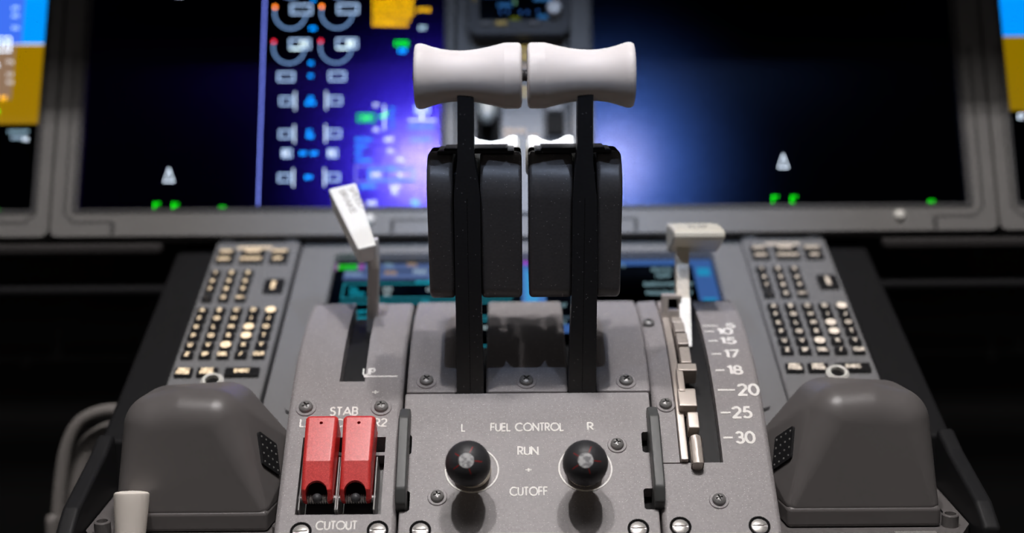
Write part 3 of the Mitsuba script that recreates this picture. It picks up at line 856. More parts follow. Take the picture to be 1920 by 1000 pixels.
def keypad(label, shift, side):
    """key centres measured on the left pad, along x (metres from the pad centre) and down the slope."""
    k = thing('keypad', label, 'keypad', None)
    M = PK.frame(shift, 0)
    c0 = -0.2212
    rowS = lambda r: PK.S(430, r)
    s0, s1 = PK.S(975, 806), PK.S(975, 449)
    add('panel', cplate(rrect(-0.0345, s0, 0.0345, s1, 0.003), 0.016, M, -0.0120, 0.001), 'm_console', k, smooth=False)
    for x in (-0.028, 0.028):
        add('latch', cplate(rrect(x * 0.96 - 0.0055, s1 - 0.0085, x * 0.96 + 0.0055, s1 - 0.002, 0.002), 0.0016, M, 0.004), 'm_steel', k, smooth=False)
    lit = []
    n0 = 0.004

    def key(x, r, w, h, txt=None, sub=None, lh=0.0038, disc=False, vert=False):
        y = rowS(r)
        kk = add('key', cplate(rrect(x - w / 2, y - h / 2, x + w / 2, y + h / 2, 0.0008, 2), 0.0032, M, n0, 0.0006), 'm_key', k, smooth=False)
        top = n0 + 0.0032
        if disc:
            g, tw = text_poly(txt, 0.18)
            g = affinity.affine_transform(g, [lh * 0.8, 0, 0, lh * 0.8, x - tw * lh * 0.4, y - lh * 0.4])
            lit.append(plate(Point(x, y).buffer(0.0037).difference(g), 0.0003, M, top))
            return
        for i, line in enumerate(txt if isinstance(txt, (list, tuple)) else [txt]):
            nl = len(txt) if isinstance(txt, (list, tuple)) else 1
            if line is None:
                continue
            if isinstance(line, str):
                g, tw = text_poly(line, 0.17)
            else:  # unreadable: a row of strokes
                parts, xx = [], 0.0
                for _ in range(line):
                    parts.append(LineString([(xx, 0), (xx, 1), (xx + .45, 1)]).buffer(.08, cap_style=2)); parts.append(LineString([(xx, .5), (xx + .4, .5)]).buffer(.07, cap_style=2)); xx += .68
                g, tw = unary_union(parts), xx - .2
            sc = min(lh, (w - 0.0016) / tw) if not vert else lh
            g = affinity.affine_transform(g, [sc, 0, 0, lh, -tw * sc / 2, -lh / 2 + ((nl - 1) / 2 - i) * lh * 1.35])
            if vert:
                g = affinity.rotate(g, 90, origin=(0, 0))
            lit.append(plate(affinity.translate(g, x, y), 0.0003, M, top))
    X5 = [-0.0262, -0.0131, 0.0, 0.0131, 0.0262]
    for r, ws in ((486, (4, 5, 5)), (500, (4, 7, 3))):
        for x, w, nch in ((-0.0232, 0.0150, ws[0]), (-0.0012, 0.0200, ws[1]), (0.0208, 0.0150, ws[2])):
            key(x, r, w, 0.0078 if r > 490 else 0.0078, nch, lh=0.0036)
    lit.append(plate(affinity.translate(unary_union([LineString([(i * .0024, 0), (i * .0024, .0034), (i * .0024 + .0014, .0034)]).buffer(.0003) for i in range(12)]), -0.0155, rowS(476)), 0.0003, M, n0))
    for i, r in enumerate((525.5, 541, 556, 572)):
        for j in range(3):
            t = [['1', '2', '3'], ['4', '5', '6'], ['7', '8', '9'], ['.', '0', '+/-']][i][j]
            key(X5[j] - 0.0003, r, 0.0086, 0.0076, t)
    key(0.0232, 549, 0.0155, 0.0192, 6, lh=0.0030, vert=True)
    for i, r in enumerate((596, 611.5, 627.5, 644, 661.5, 679)):
        for j in range(5):
            t = LET[i][j] if i < 5 else ['Z', 'SP', 'DEL', '/', 'CLR'][j]
            key(X5[j], r, 0.0092, 0.0076, t, disc=t in ('E', 'N', 'S', 'W'), lh=0.0038 if len(t) < 2 else 0.0034)
    key(-0.0245, 711, 0.0130, 0.0098, ['PREV', 'PAGE'], lh=0.0028)
    key(-0.0075, 711, 0.0150, 0.0098, ['NEXT', 'PAGE'], lh=0.0028)
    key(0.0175, 711, 0.0250, 0.0098, 'EXEC', lh=0.0034)
    m = trimesh.util.concatenate(lit)
    labels[k + '__lit_legends'] = {'kind': 'stuff'}
    add('lit_legends', m, 'm_void', k, smooth=False, emitter={'type': 'area', 'radiance': rgb(1.7, 1.3, 0.85) if side < 0 else rgb(1.15, 0.98, 0.82), 'sampling_weight': 0.3})
    return k


keypad('grey keypad with black lettered keys, left of the lower display', -0.2205, -1)
keypad('grey keypad with black lettered keys, right of the lower display', 0.2185, 1)

for px, py, lab in ((397, 712, 'hollow white knob standing before the left keypad'), (1571, 697, 'hollow white knob standing before the right keypad')):
    k = thing('cursor_knob', lab, 'knob')
    c = P(px, py, 0.962)
    M = np.eye(4)
    ax = np.array([0.0, -0.45, 0.89]); ax /= np.linalg.norm(ax)
    M[:3, 2], M[:3, 0] = ax, (1, 0, 0)
    M[:3, 1] = np.cross(ax, (1, 0, 0))
    M[:3, 3] = c
    add('cap', lathe([(0.0048, -0.006), (0.0048, 0.0), (0.0062, 0.0008), (0.0080, -0.0012), (0.0082, -0.014), (0.0068, -0.06), (0, -0.06), (0, -0.006), (0.0048, -0.006)], M, 32), 'm_white_paint', k)
    add('hollow', lathe([(0, -0.0058), (0.0047, -0.0058), (0.0047, -0.003), (0, -0.003)], M, 24), 'm_void', k)


# ------------------------------------------------------------------ cursor hand rests (the grey humps)
def raycast(mesh, px, py):
    o, d = CAM, ray(px, py)
    t = mesh.triangles
    e1, e2 = t[:, 1] - t[:, 0], t[:, 2] - t[:, 0]
    h = np.cross(d, e2)
    a = np.sum(e1 * h, 1)
    with np.errstate(all='ignore'):
        f = 1 / a
        sv = o - t[:, 0]
        u = f * np.sum(sv * h, 1)
        q = np.cross(sv, e1)
        v = f * (q @ d)
        w = f * np.sum(e2 * q, 1)
    ok = (u >= -1e-6) & (v >= -1e-6) & (u + v <= 1 + 1e-6) & (w > 0)
    i = int(np.argmin(np.where(ok, w, 9e9)))
    n = np.cross(e1[i], e2[i])
    return o + d * w[i], n / np.linalg.norm(n)


for sgn, lab, pad in ((-1, 'grey rounded hand rest standing before the left keypad', ((481, 809), (515, 834), (522, 894), (490, 872))),
                      (1, 'grey rounded hand rest standing before the right keypad', ((1491, 799), (1457, 822), (1451, 884), (1486, 860)))):
    hk = thing('hand_rest', lab, 'hand rest')
    X = lambda v: sgn * v
    yf, yb = 0.839, 0.921
    zb, zt = DECK + 0.0075, 0.0
    cs = []
    R0 = 0.006
    # foot of the body
    for x, y in ((0.2585 - R0, yf + R0 + 0.001), (0.2585 - R0, yb - R0), (0.1685, yf + R0 + 0.001), (0.158, yb - R0)):
        cs.append(((X(x), y, zb + R0), R0))
    # crown
    cs += [((X(0.2345), 0.869, 0.7442), 0.0225), ((X(0.2180), 0.8695, 0.7477), 0.0225), ((X(0.1990), 0.869, 0.7467), 0.0225), ((X(0.2345), 0.897, 0.7412), 0.0225), ((X(0.1970), 0.897, 0.7432), 0.0225)]
    cs += [((X(0.159), 0.912, 0.716), 0.006)]
    body = hulls(cs, 4)
    add('body', body, 'm_hump', hk, smooth=60)
    lo = [((X(x), y, z), 0.003) for x, y in ((0.2560, yf + 0.003), (0.2560, yb - 0.003), (0.1655, yf + 0.003), (0.156, yb - 0.003)) for z in (DECK + 0.003, zb + 0.003)]
    add('skirt', hulls(lo, 3), 'm_hump', hk, smooth=40)
    hits = [raycast(body, *q) for q in pad]
    n = np.mean([h[1] for h in hits], 0); n /= np.linalg.norm(n)
    c = np.mean([h[0] for h in hits], 0)
    M = np.eye(4)
    ey = np.array([0, 0, 1.0]) - n * n[2]; ey /= np.linalg.norm(ey)
    M[:3, 2], M[:3, 1], M[:3, 0], M[:3, 3] = n, ey, np.cross(ey, n), c
    loc = np.array([np.linalg.inv(M) @ np.append(h[0], 1) for h in hits])[:, :2]
    g = Polygon(loc).buffer(-0.0018).buffer(0.0018)
    pk = add('grip_pad', plate(g, 0.0030, M, -0.0014), 'm_rubber', hk, smooth=False, label='black dotted pad on the inner slope')
    dots = []
    for i in range(4):
        for j in range(4):
            a, b = (i + 0.5) / 4, (j + 0.5) / 4
            q = (1 - b) * ((1 - a) * loc[0] + a * loc[1]) + b * ((1 - a) * loc[3] + a * loc[2])
            Mq = M @ trimesh.transformations.translation_matrix([q[0], q[1], 0.0015])
            dots.append(lathe([(0, 0), (0.0008, 0), (0.0005, 0.0005), (0, 0.0006)], Mq, 8))
    add('dots', trimesh.util.concatenate(dots), 'm_screw', pk)
    labels[pk + '__dots'] = {'kind': 'stuff'}

# cream tapered lever at the lower left
k = thing('trim_lever', 'cream tapered lever knob at the lower left, before the left hand rest', 'lever')
p = P(247, 924, 0.868)
ax = np.array([0, math.sin(math.radians(18)), math.cos(math.radians(17))])
M = np.eye(4); M[:3, 3] = p
M[:3, 2], M[:3, 1] = ax, np.cross(ax, (1, 0, 0))
LN = (p[2] - DECK) / ax[2]
add('knob', lathe([(0, 0.0011), (0.0060, 0.0008), (0.0096, 0.0002), (0.0106, -0.0006), (0.0108, -0.0018), (0.0106, -0.006), (0.0090, -0.028), (0.0078, -0.036), (0.0070, 0.004 - LN), (0, 0.004 - LN)], M, 40), 'm_cream_satin', k, smooth=40)
add('collar', lathe([(0, -LN - 0.004), (0.012, -LN - 0.004), (0.011, -LN + 0.006), (0, -LN + 0.006)], M, 32), 'm_trim', k)

# bent frame beside the pedestal
k = thing('tubular_frame', 'bent grey metal frame standing on the floor left of the pedestal', 'frame')
pts = [P(104, 1100, 1.10), P(106, 1000, 1.10), P(114, 900, 1.10), P(126, 835, 1.10), P(150, 792, 1.10), P(190, 772, 1.10), P(240, 769, 1.10), P(276, 769, 1.10)]
d0 = pts[0].copy(); d0[2] = 0.0
add('outer_tube', tube(bezier([d0, *pts]), 0.0052), 'm_lever_grey', k)
pts = [P(134, 1100, 1.12), P(140, 960, 1.12), P(152, 880, 1.12), P(170, 838, 1.12), P(200, 815, 1.12), P(240, 808, 1.12), P(268, 807, 1.12)]
d0 = pts[0].copy(); d0[2] = 0.0
add('inner_tube', tube(bezier([d0, *pts]), 0.0095), 'm_lever_grey', k)


# ------------------------------------------------------------------ screws and fasteners
def screw(parent, surf, px, py, head=0.0046, turn=0.0, washer=True, n=0.0):
    M = surf.fpx(px, py, n)
    c, s_ = math.cos(turn), math.sin(turn)
    Rz = np.eye(4); Rz[:2, :2] = [[c, -s_], [s_, c]]
    h = lathe([(0, 0.0004), (head, 0.0004), (head * 1.0, 0.0016), (head * 0.93, 0.0026), (head * 0.72, 0.0034), (head * 0.4, 0.0038), (0, 0.0039)], None, 32)
    a = box3(-head * 0.55, -head * 0.13, 0.0018, head * 0.55, head * 0.13, 0.006)
    b = box3(-head * 0.13, -head * 0.55, 0.0018, head * 0.13, head * 0.55, 0.006)
    h = cut(h, trimesh.boolean.union([a, b], engine='manifold')).apply_transform(M @ Rz)
    k = add('screw', h, 'm_screw', parent, smooth=30)
    if washer:
        w = lathe([(head * 0.9, -0.0003), (head * 1.46, -0.0003), (head * 1.46, 0.0005), (head * 1.38, 0.0008), (head * 1.02, 0.0008), (head * 0.98, 0.0004), (head * 0.9, 0.0004), (head * 0.9, -0.0003)], M, 36)
        add('washer', w, 'm_panel', k, smooth=25)


def fastener(parent, surf, px, py, r=0.0066, turn=0.0):
    M = surf.fpx(px, py)
    Rz = trimesh.transformations.rotation_matrix(turn, [0, 0, 1])
    ring = lathe([(r * 0.74, -0.0005), (r, -0.0005), (r, 0.0006), (r * 0.9, 0.0010), (r * 0.78, 0.0004), (r * 0.74, -0.0005)], M, 36)
    k = add('fastener', ring, 'm_void', parent, smooth=25)
    d = lathe([(0, -0.0004), (r * 0.72, -0.0004), (r * 0.70, 0.0004), (r * 0.45, 0.0009), (0, 0.0011)], None, 32)
    d = cut(d, box3(-r, -r * 0.07, 0.0001, r, r * 0.07, 0.004)).apply_transform(M @ Rz)
    add('slotted_disc', d, 'm_steel', k, smooth=25)


# ------------------------------------------------------------------ the lever quadrant: left section with the speed brake slot
def section(surf, s_end=None):
    pts = list(surf.p)
    return [(surf.p[0][0], BASE), *pts, (surf.p[-1][0], BASE)]


lp = thing('speed_brake_quadrant', 'grey curved quadrant panel with the speed brake slot and red guarded switches', 'panel')
m = ext(section(PO), XL0, XL1, 0.0035, 4)
sl0 = PO.S(660, 716)
inner = PO.off(-0.014)
outer = PO.off(0.02)
ss = [sl0] + [x for x in PO.s if x > sl0 + 0.002]
ring = [PO.at(x, -0.014)[0] for x in ss] + [PO.at(x, 0.02)[0] for x in ss[::-1]]
xs0, xs1 = PO.X(637, 714), PO.X(684, 714)
bay = [PO.hit(557, 966), PO.hit(714, 966), PO.hit(711, 820), PO.hit(566, 820)]
bx0, bx1, bs0, bs1 = min(bay[0][0], bay[3][0]) + 0.001, bay[1][0], bay[0][1], bay[2][1]
m = cut(m, ext(ring, xs0, xs1), box3(bx0, bs0, -0.018, bx1, bs1, 0.02, PO.frame(0, 0)))
add('body', m, 'm_panel', lp, smooth=28)
floor_ring = [PO.at(x, -0.0138)[0] for x in ss] + [PO.at(x, -0.0120)[0] for x in ss[::-1]]
add('slot_liner', ext(floor_ring, xs0 + 0.0002, xs1 - 0.0002), 'm_rubber', lp)
add('bay_liner', box3(bx0 + 0.0002, bs0 + 0.0002, -0.0178, bx1 - 0.0002, bs1 - 0.0002, -0.016, PO.frame(0, 0)), 'm_housing', lp, smooth=False)
add('bay_bar', box3(bx0 + 0.0005, bs1 - 0.010, -0.0155, bx1 - 0.0005, bs1 - 0.0075, -0.006, PO.frame(0, 0)), 'm_panel', lp, smooth=False)
lettering(lp, 'UP', PO, 692, 698, 12, 21)
add('index_line', plate(sbox(PO.X(682, 707), 0, PO.X(745, 707), 0.0014), 0.00025, PO.frame(0, PO.S(713, 708)), 0.00005), 'm_white', lp, smooth=False)
lettering(lp, '+', PO, 704, 736, 9, 9, name='register_mark')
lettering(lp, 'STAB', PO, 645, 772, 14.5, 51)
lettering(lp, 'L2', PO, 573, 794, 14, 19)
lettering(lp, 'C', PO, 636, 794, 14, 13)
lettering(lp, 'R2', PO, 714, 793, 14, 22)
lettering(lp, 'CUTOUT', PO, 631, 986, 15, 76)
screw(lp, PO, 574, 766, turn=0.5)
screw(lp, PO, 715, 765, turn=0.2)
fastener(lp, PO, 564, 998, turn=0.1)
fastener(lp, PO, 708, 995)

# red switch guards in the bay
gB = PO.frame(0, bs0)       # local: x, s up the slope from the bay's lower edge, n
for px, lab in ((600, 'left red switch guard under the word STAB, closed over its toggle'), (671, 'right red switch guard, nearer the fuel control panel, closed over its toggle')):
    k = thing('switch_guard', lab, 'switch guard', None)
    off = PO.off(0.012)
    xc = off.X(px, 850)
    hw = 0.0094
    prof = [(0.0075, 0.000), (0.0060, 0.0060), (0.0100, 0.0125), (0.0270, 0.0185), (0.0595, 0.0190), (0.0620, 0.0165), (0.0620, -0.001), (0.030, -0.006), (0.013, -0.006)]
    pf = soft(prof, 0.0015)
    shell = ext(pf, xc - hw, xc + hw, 0.0026, 4)
    core = ext([(0.004, -0.02), (0.0085, 0.006), (0.013, 0.0112), (0.0275, 0.0168), (0.0585, 0.0172), (0.0600, 0.015), (0.0600, -0.02)], xc - hw + 0.0018, xc + hw - 0.0018)
    notch = trimesh.creation.cylinder(0.0066, 0.06, sections=36)
    notch.apply_transform(trimesh.transformations.rotation_matrix(math.pi / 2, [0, 1, 0]))
    notch.apply_transform(trimesh.transformations.rotation_matrix(math.pi / 2, [0, 0, 1]))
    # (extruded polygons lie in the y, z plane: y is along the slope, z along the normal)
    cyl = trimesh.creation.cylinder(0.0066, 0.06, sections=36)
    cyl.apply_translation([xc, 0.0088, 0.0])
    hole = trimesh.creation.cylinder(0.0010, 0.004, sections=16)
    hole.apply_translation([xc, 0.0550, 0.019])
    shell = cut(shell, core, cyl, hole)
    v = shell.vertices.copy()
    t = np.clip((v[:, 1] - 0.026) / 0.018, 0, 1); t = t * t * (3 - 2 * t)
    t2 = np.clip((0.014 - v[:, 1]) / 0.010, 0, 1)
    v[:, 0] = xc + (v[:, 0] - xc) * (1 + 0.085 * t + 0.05 * t2)
    shell.vertices = v
    add('cover', shell.apply_transform(gB), 'm_red', k, smooth=30)
    pin = trimesh.creation.cylinder(0.0024, 2 * hw + 0.005, sections=20)
    pin.apply_transform(trimesh.transformations.rotation_matrix(math.pi / 2, [0, 1, 0]))
    pin.apply_translation([xc, 0.0105, 0.001])
    add('hinge_pin', pin.apply_transform(gB), 'm_screw', k)
    spring = trimesh.util.concatenate([trimesh.creation.torus(0.0026, 0.0005, 20, 8) .apply_transform(trimesh.transformations.rotation_matrix(math.pi / 2, [0, 1, 0])).apply_translation([xc + dx, 0.0105, 0.001]) for dx in np.linspace(-0.0062, 0.0062, 9)])
    add('spring', spring.apply_transform(gB), 'm_steel', k)
    add('base', cplate(rrect(xc - 0.0086, 0.0004, xc + 0.0086, 0.050, 0.001), 0.008, gB, -0.016), 'm_trim', k, smooth=False)
    add('toggle', hulls([((xc, 0.016, -0.006), 0.0022), ((xc, 0.008, 0.006), 0.0030)], 2).apply_transform(gB), 'm_trim', k)
    for dx in (-1, 1):
        add('bracket', rbox(xc + dx * 0.0112 - 0.0006, 0.001, -0.016, xc + dx * 0.0112 + 0.0006, 0.040, 0.0035, 0.0005, gB, 1), 'm_screw', k)
    add('foot', lathe([(0, 0), (0.008, 0), (0.0075, 0.004), (0.004, 0.0062), (0, 0.0066)], gB @ trimesh.transformations.translation_matrix([xc, 0.001, -0.016]), 28), 'm_panel', k)

# ------------------------------------------------------------------ right section with the flap scale
fp = thing('flap_quadrant', 'grey curved quadrant panel with the white flap scale from 5 to 30', 'panel')
m = ext(section(PO), XR0, XR1, 0.0035, 4)
fs0 = PO.S(1300, 868)
ss = [fs0] + [x for x in PO.s if x > fs0 + 0.002]
ring = [PO.at(x, -0.016)[0] for x in ss] + [PO.at(x, 0.02)[0] for x in ss[::-1]]
fx0, fx1 = 0.0962, PO.X(1356, 866)
gx = PO.S(1260, 869)
m = cut(m, ext(ring, fx0, fx1), box3(0.07, gx - 0.0004, -0.0012, fx0 + 0.001, gx + 0.0004, 0.01, PO.frame(0, 0)))
add('body', m, 'm_panel', fp, smooth=28)
fl = [PO.at(x, -0.0158)[0] for x in ss] + [PO.at(x, -0.0085)[0] for x in ss[::-1]]
add('slot_liner', ext(fl, fx0 + 0.0002, fx1 - 0.0002), 'm_rubber', fp)
for txt, px, py, h, w, lx0, lx1 in (('5', 1369, 611.5, 7.5, 15, 1316, 1346), ('10', 1359, 622, 10, 26, 1321, 1340), ('15', 1365, 639.5, 10.5, 27, 1328, 1346), ('17', 1372, 664, 13, 25, 1334, 1352),
                                  ('18', 1378, 694.5, 15, 25, 1341, 1358), ('20', 1403, 731.5, 19.5, 37, 1346, 1378), ('25', 1391, 774, 19.5, 34, 1351, 1370), ('30', 1397, 821, 20, 34, 1356, 1374)):
    lettering(fp, txt, PO, px, py, h, w, weight=0.205, name='numeral')
    g = sbox(PO.X(lx0, py), -0.0007, PO.X(lx1, py), 0.0007)
    add('scale_mark', plate(g, 0.00025, PO.frame(0, PO.S((lx0 + lx1) / 2, py + 0.5)), 0.00005), 'm_white', fp, smooth=False)
screw(fp, PO, 1248, 760, head=0.0042, turn=0.1)
screw(fp, PO, 1348, 939, head=0.0042, turn=0.3)
screw(fp, PO, 1216, 609, head=0.0042, washer=False)
fastener(fp, PO, 1276, 988)
fastener(fp, PO, 1424, 987)

# the metal detent gate beside the flap slot
fg = thing('flap_gate', 'beige metal detent gate with teeth along the flap slot', 'detent gate')
OF = PO.off(0.0095)
frac = lambda srow, prof: np.interp(srow, prof.s, PO.s)


def band(r0, r1, n0, n1, px):
    """profile polygon between two rows (seen at the height of the teeth)."""
    a, b = frac(OF.S(px, r0), OF), frac(OF.S(px, r1), OF)
    ts = np.linspace(min(a, b), max(a, b), 10)
    return [PO.at(t, n0)[0] for t in ts] + [PO.at(t, n1)[0] for t in ts[::-1]]


ts = [x for x in np.linspace(fs0 + 0.0004, PO.S(1260, 606) + 0.035, 50)]
rail = [PO.at(t, -0.0082)[0] for t in ts] + [PO.at(t, 0.0035)[0] for t in ts[::-1]]
add('rail', ext(rail, 0.0966, 0.1015, 0.0008, 2), 'm_gate', fg)


def tooth(px0, px1, r0, r1, n1=0.0095, n0=-0.002, left=None, r=0.0009):
    x0 = OF.X(px0, (r0 + r1) / 2) if left is None else left
    x1 = OF.X(px1, (r0 + r1) / 2)
    add('tooth', ext(soft(band(r0, r1, n0, n1, (px0 + px1) / 2), 0.0008, 3), x0, x1, r, 2), 'm_gate', fg)


tooth(1259, 1279, 594, 604)
tooth(1264, 1284, 604, 621)
tooth(1269, 1290, 624, 645)
tooth(1275, 1295, 650, 680)
tooth(1270, 1306, 683, 697, 0.0105)
tooth(1270, 1283, 690, 735, 0.0100)
tooth(1272, 1306, 728, 762, 0.0095)
tooth(1290, 1311, 771, 802, 0.0090)
tooth(1296, 1319, 812, 867, 0.0085, r=0.003)
# forked stop at the crest
c = PO.at(PO.S(1260, 607) + 0.004)[0]
x0, x1 = PO.X(1242, 607), PO.X(1278, 607)
fork = Polygon([(x0, c[1] - 0.004), (x1, c[1] - 0.004), (x1, c[1] + 0.008), (x0 + 0.0042, c[1] + 0.008), (x0 + 0.0042, c[1] + 0.0165), (x1, c[1] + 0.0165), (x1, c[1] + 0.0185), (x0, c[1] + 0.0185)])
m = trimesh.creation.extrude_polygon(fork, 0.010, engine='earcut')
m.apply_transform(np.array([[1, 0, 0, 0], [0, 0, -1, c[0] + 0.008], [0, 1, 0, 0], [0, 0, 0, 1.0]]))
add('stop_fork', m, 'm_gate', fg, smooth=False)

# ------------------------------------------------------------------ middle: three curved covers over the thrust lever slots
tl = [(PT.X(762, 735), PT.X(857, 735)), (PT.X(911, 735), PT.X(1065, 735)), (PT.X(1119, 735), PT.X(1220, 735))]
core_prof = [(PT.p[0][0] + 0.004, BASE)] + [PT.at(x, -0.034)[0] for x in PT.s[1:]] + [(PT.p[-1][0], BASE)]
for (xa, xb), px, lab in zip(tl, (800, 987, 1174), ('grey curved cover with one screw, left of the left lever shaft', 'wide grey curved cover with one screw, between the lever shafts', 'grey curved cover with one screw, right of the right lever shaft')):
    k = thing('quadrant_cover', lab, 'cover')
    pr = [PT.at(x, 0)[0] for x in PT.s] + [PT.at(x, -0.012)[0] for x in PT.s[::-1]]
    add('shell', ext(soft(pr, 0.0012, 3), xa, xb, 0.0022, 4), 'm_panel', k, smooth=28)
    screw(k, PT, px, 716, turn=px * 0.37)
lw = thing('added_lever_block', 'added black block below the curved covers, keeping light out of the lever slots', 'well')
add('block', ext(core_prof, XC0 + 0.001, XC1 - 0.001), 'm_void', lw)  # added block, keeps light out and leaves the lever slots black

# ------------------------------------------------------------------ fuel control panel
fc = thing('fuel_control_panel', 'flat grey panel lettered FUEL CONTROL below the thrust levers', 'panel')
PFs = [(PF.p[0][0], BASE), tuple(PF.p[0]), tuple(PF.p[1]), (PF.p[1][0] + 0.004, PF.p[1][1] - 0.004), (PF.p[1][0] + 0.004, BASE)]
m = ext(PFs, XC0, XC1, 0.0012, 3)
cuts = []
for x0, x1, r0, r1 in ((740, 773, 816, 853), (740, 769, 921, 960), (1205, 1245, 810, 849), (1209, 1245, 916, 956)):
    a, b = PF.hit(x0, r1), PF.hit(x1, r0)
    cuts.append(plate(rrect(a[0], a[1], b[0], b[1], 0.002), 0.03, PF.frame(0, 0), -0.012))
m = cut(m, *cuts)
add('body', m, 'm_panel', fc, smooth=28)
for x0, x1, r0, r1 in ((757, 773, 816, 853), (752, 769, 921, 960), (1205, 1222, 810, 849), (1209, 1224, 916, 956)):
    a, b = PF.hit(x0, r1), PF.hit(x1, r0)
    add('notch_liner', plate(rrect(max(a[0], XC0 + .0015), a[1] + .0002, min(b[0], XC1 - .0015), b[1] - .0002, 0.001), 0.002, PF.frame(0, 0), -0.0118), 'm_void', fc, smooth=False)
lettering(fc, 'L', PF, 869, 802.5, 13.5, 6)
lettering(fc, 'R', PF, 1107, 800, 13.5, 10)
lettering(fc, 'FUEL CONTROL', PF, 988.5, 801.5, 14, 136)
lettering(fc, 'RUN', PF, 990, 846, 14.5, 37)
lettering(fc, '+', PF, 991, 882, 9, 8.5, name='register_mark', weight=0.2)
lettering(fc, 'CUTOFF', PF, 991.5, 922, 15, 70)
screw(fc, PF, 820, 933, head=0.0042, turn=0.2)
screw(fc, PF, 1157, 835, head=0.0042, turn=0.15)
fastener(fc, PF, 788, 995)
fastener(fc, PF, 1197, 992)
for cx, cy in ((885, 882), (1097.5, 879)):
    X_, s_ = PF.hit(cx, cy)
    g = Point(0, 0).buffer(0.0170, resolution=24).difference(Point(0, 0).buffer(0.0160, resolution=24))
    add('ring_mark', plate(g, 0.0004, PF.frame(X_, s_), 0.00005), 'm_white', fc, smooth=False)

for (bx, by), (cx, cy), lab in (((886, 884), (877.5, 869.5), 'black ball fuel switch with grey tip and red marks, under the letter L'), ((1096, 881), (1097.5, 868.5), 'black ball fuel switch with grey tip and red marks, under the letter R')):
    k = thing('fuel_switch', lab, 'switch knob')
    base = PF.pt(bx, by)
    ball = P(cx, cy, 0.8455)
    ax = ball - base
    L = np.linalg.norm(ax); ax /= L
    M = np.eye(4)
    M[:3, 2] = ax
    M[:3, 0] = np.cross([0, 0, 1.0], ax); M[:3, 0] /= np.linalg.norm(M[:3, 0])
    M[:3, 1] = np.cross(ax, M[:3, 0])
    M[:3, 3] = ball
    R = 0.01375
    th = np.linspace(math.radians(20), math.radians(100), 20)
    prof = [(0, R * math.cos(th[0]))] + [(R * math.sin(a), R * math.cos(a)) for a in th] + [(R * 0.955, -0.0075), (R * 0.80, -0.0115), (0.0075, -0.0125), (0, -0.0125)]
    add('ball', lathe(prof, M, 56), 'm_knob', k, smooth=40)
    zc = R * math.cos(math.radians(20))
    add('tip', lathe([(0, zc - 0.0005), (0.0047, zc - 0.0005), (0.0046, zc + 0.0004), (0.0040, zc + 0.0007), (0, zc + 0.0007)], M, 36), 'm_knobcap', k, label='grey mottled tip')
    add('stalk', lathe([(0, -L - 0.004), (0.0065, -L - 0.004), (0.0065, -0.0115), (0, -0.0115)], M, 32), 'm_steel', k)
    add('collar', lathe([(0, -L), (0.0118, -L), (0.0112, -L + 0.010), (0.0065, -L + 0.0125), (0, -L + 0.0125)], M, 36), 'm_cream_metal', k)
    add('lower_band', lathe([(0.0075, -0.0138), (0.0105, -0.0138), (0.0108, -0.0118), (0.0075, -0.0118), (0.0075, -0.0138)], M, 36), 'm_gold', k)
    for i, a in enumerate((68, 148, 212, 290, 358)):
        a = math.radians(a)
        pts = []
        for t in np.linspace(math.radians(21), math.radians(42 - 5 * (i % 2)), 8):
            for w in (-1, 1):
                b = a + w * 0.00026 / (R * math.sin(t))
                pts.append([math.sin(t) * math.cos(b) * (R + 0.00012), math.sin(t) * math.sin(b) * (R + 0.00012), math.cos(t) * (R + 0.00012)])
        pts = np.array(pts)
        inner_ = pts * (R - 0.0005) / (R + 0.00012)
        V = np.vstack([pts, inner_]); F = []
        n_ = len(pts)
        for j in range(0, n_ - 2, 2):
            F += [[j, j + 2, j + 1], [j + 1, j + 2, j + 3]]
            F += [[j, n_ + j, j + 2], [j + 2, n_ + j, n_ + j + 2], [j + 1, j + 3, n_ + j + 1], [j + 3, n_ + j + 3, n_ + j + 1]]
        mk = trimesh.Trimesh(V, F, process=False)
        add('red_mark', mk.apply_transform(M), 'm_redmark', k, smooth=False)

# guard blades on both sides of the fuel control panel
for xc, dx, lab in ((PF.X(757, 860), 0, 'upright grey guard blade between the fuel control panel and the red switches'), (PF.X(1228, 855), 1, 'upright grey guard blade between the fuel control panel and the flap panel')):
    k = thing('guard_blade', lab, 'guard')
    a, b = PF.S(975, 950), PF.S(975, 776)
    g = soft([(a - 0.002, -0.010), (b, -0.010), (b + 0.001, 0.006), (b - 0.012, 0.0145), (a + 0.006, 0.0125), (a - 0.002, 0.006)], 0.004)
    Mx = PF.frame(0, 0)
    m = ext(g, xc - 0.0034, xc + 0.0034, 0.0012, 3)
    add('blade', m.apply_transform(Mx), 'm_blade', k, smooth=30)

# ------------------------------------------------------------------ thrust levers
SC = 0.851 / FPX
GP = [(0, 0), (50, 0), (57, 1.0), (60.5, 4), (61.5, 8), (61.5, 31), (61.0, 34), (58.5, 44), (54.5, 60), (50.5, 80), (48.2, 98), (47.3, 115), (48.0, 132), (50.5, 150), (54.8, 167), (59.5, 181), (61.3, 188), (61.0, 194), (58.5, 198.5), (52, 200.5), (0, 201)]


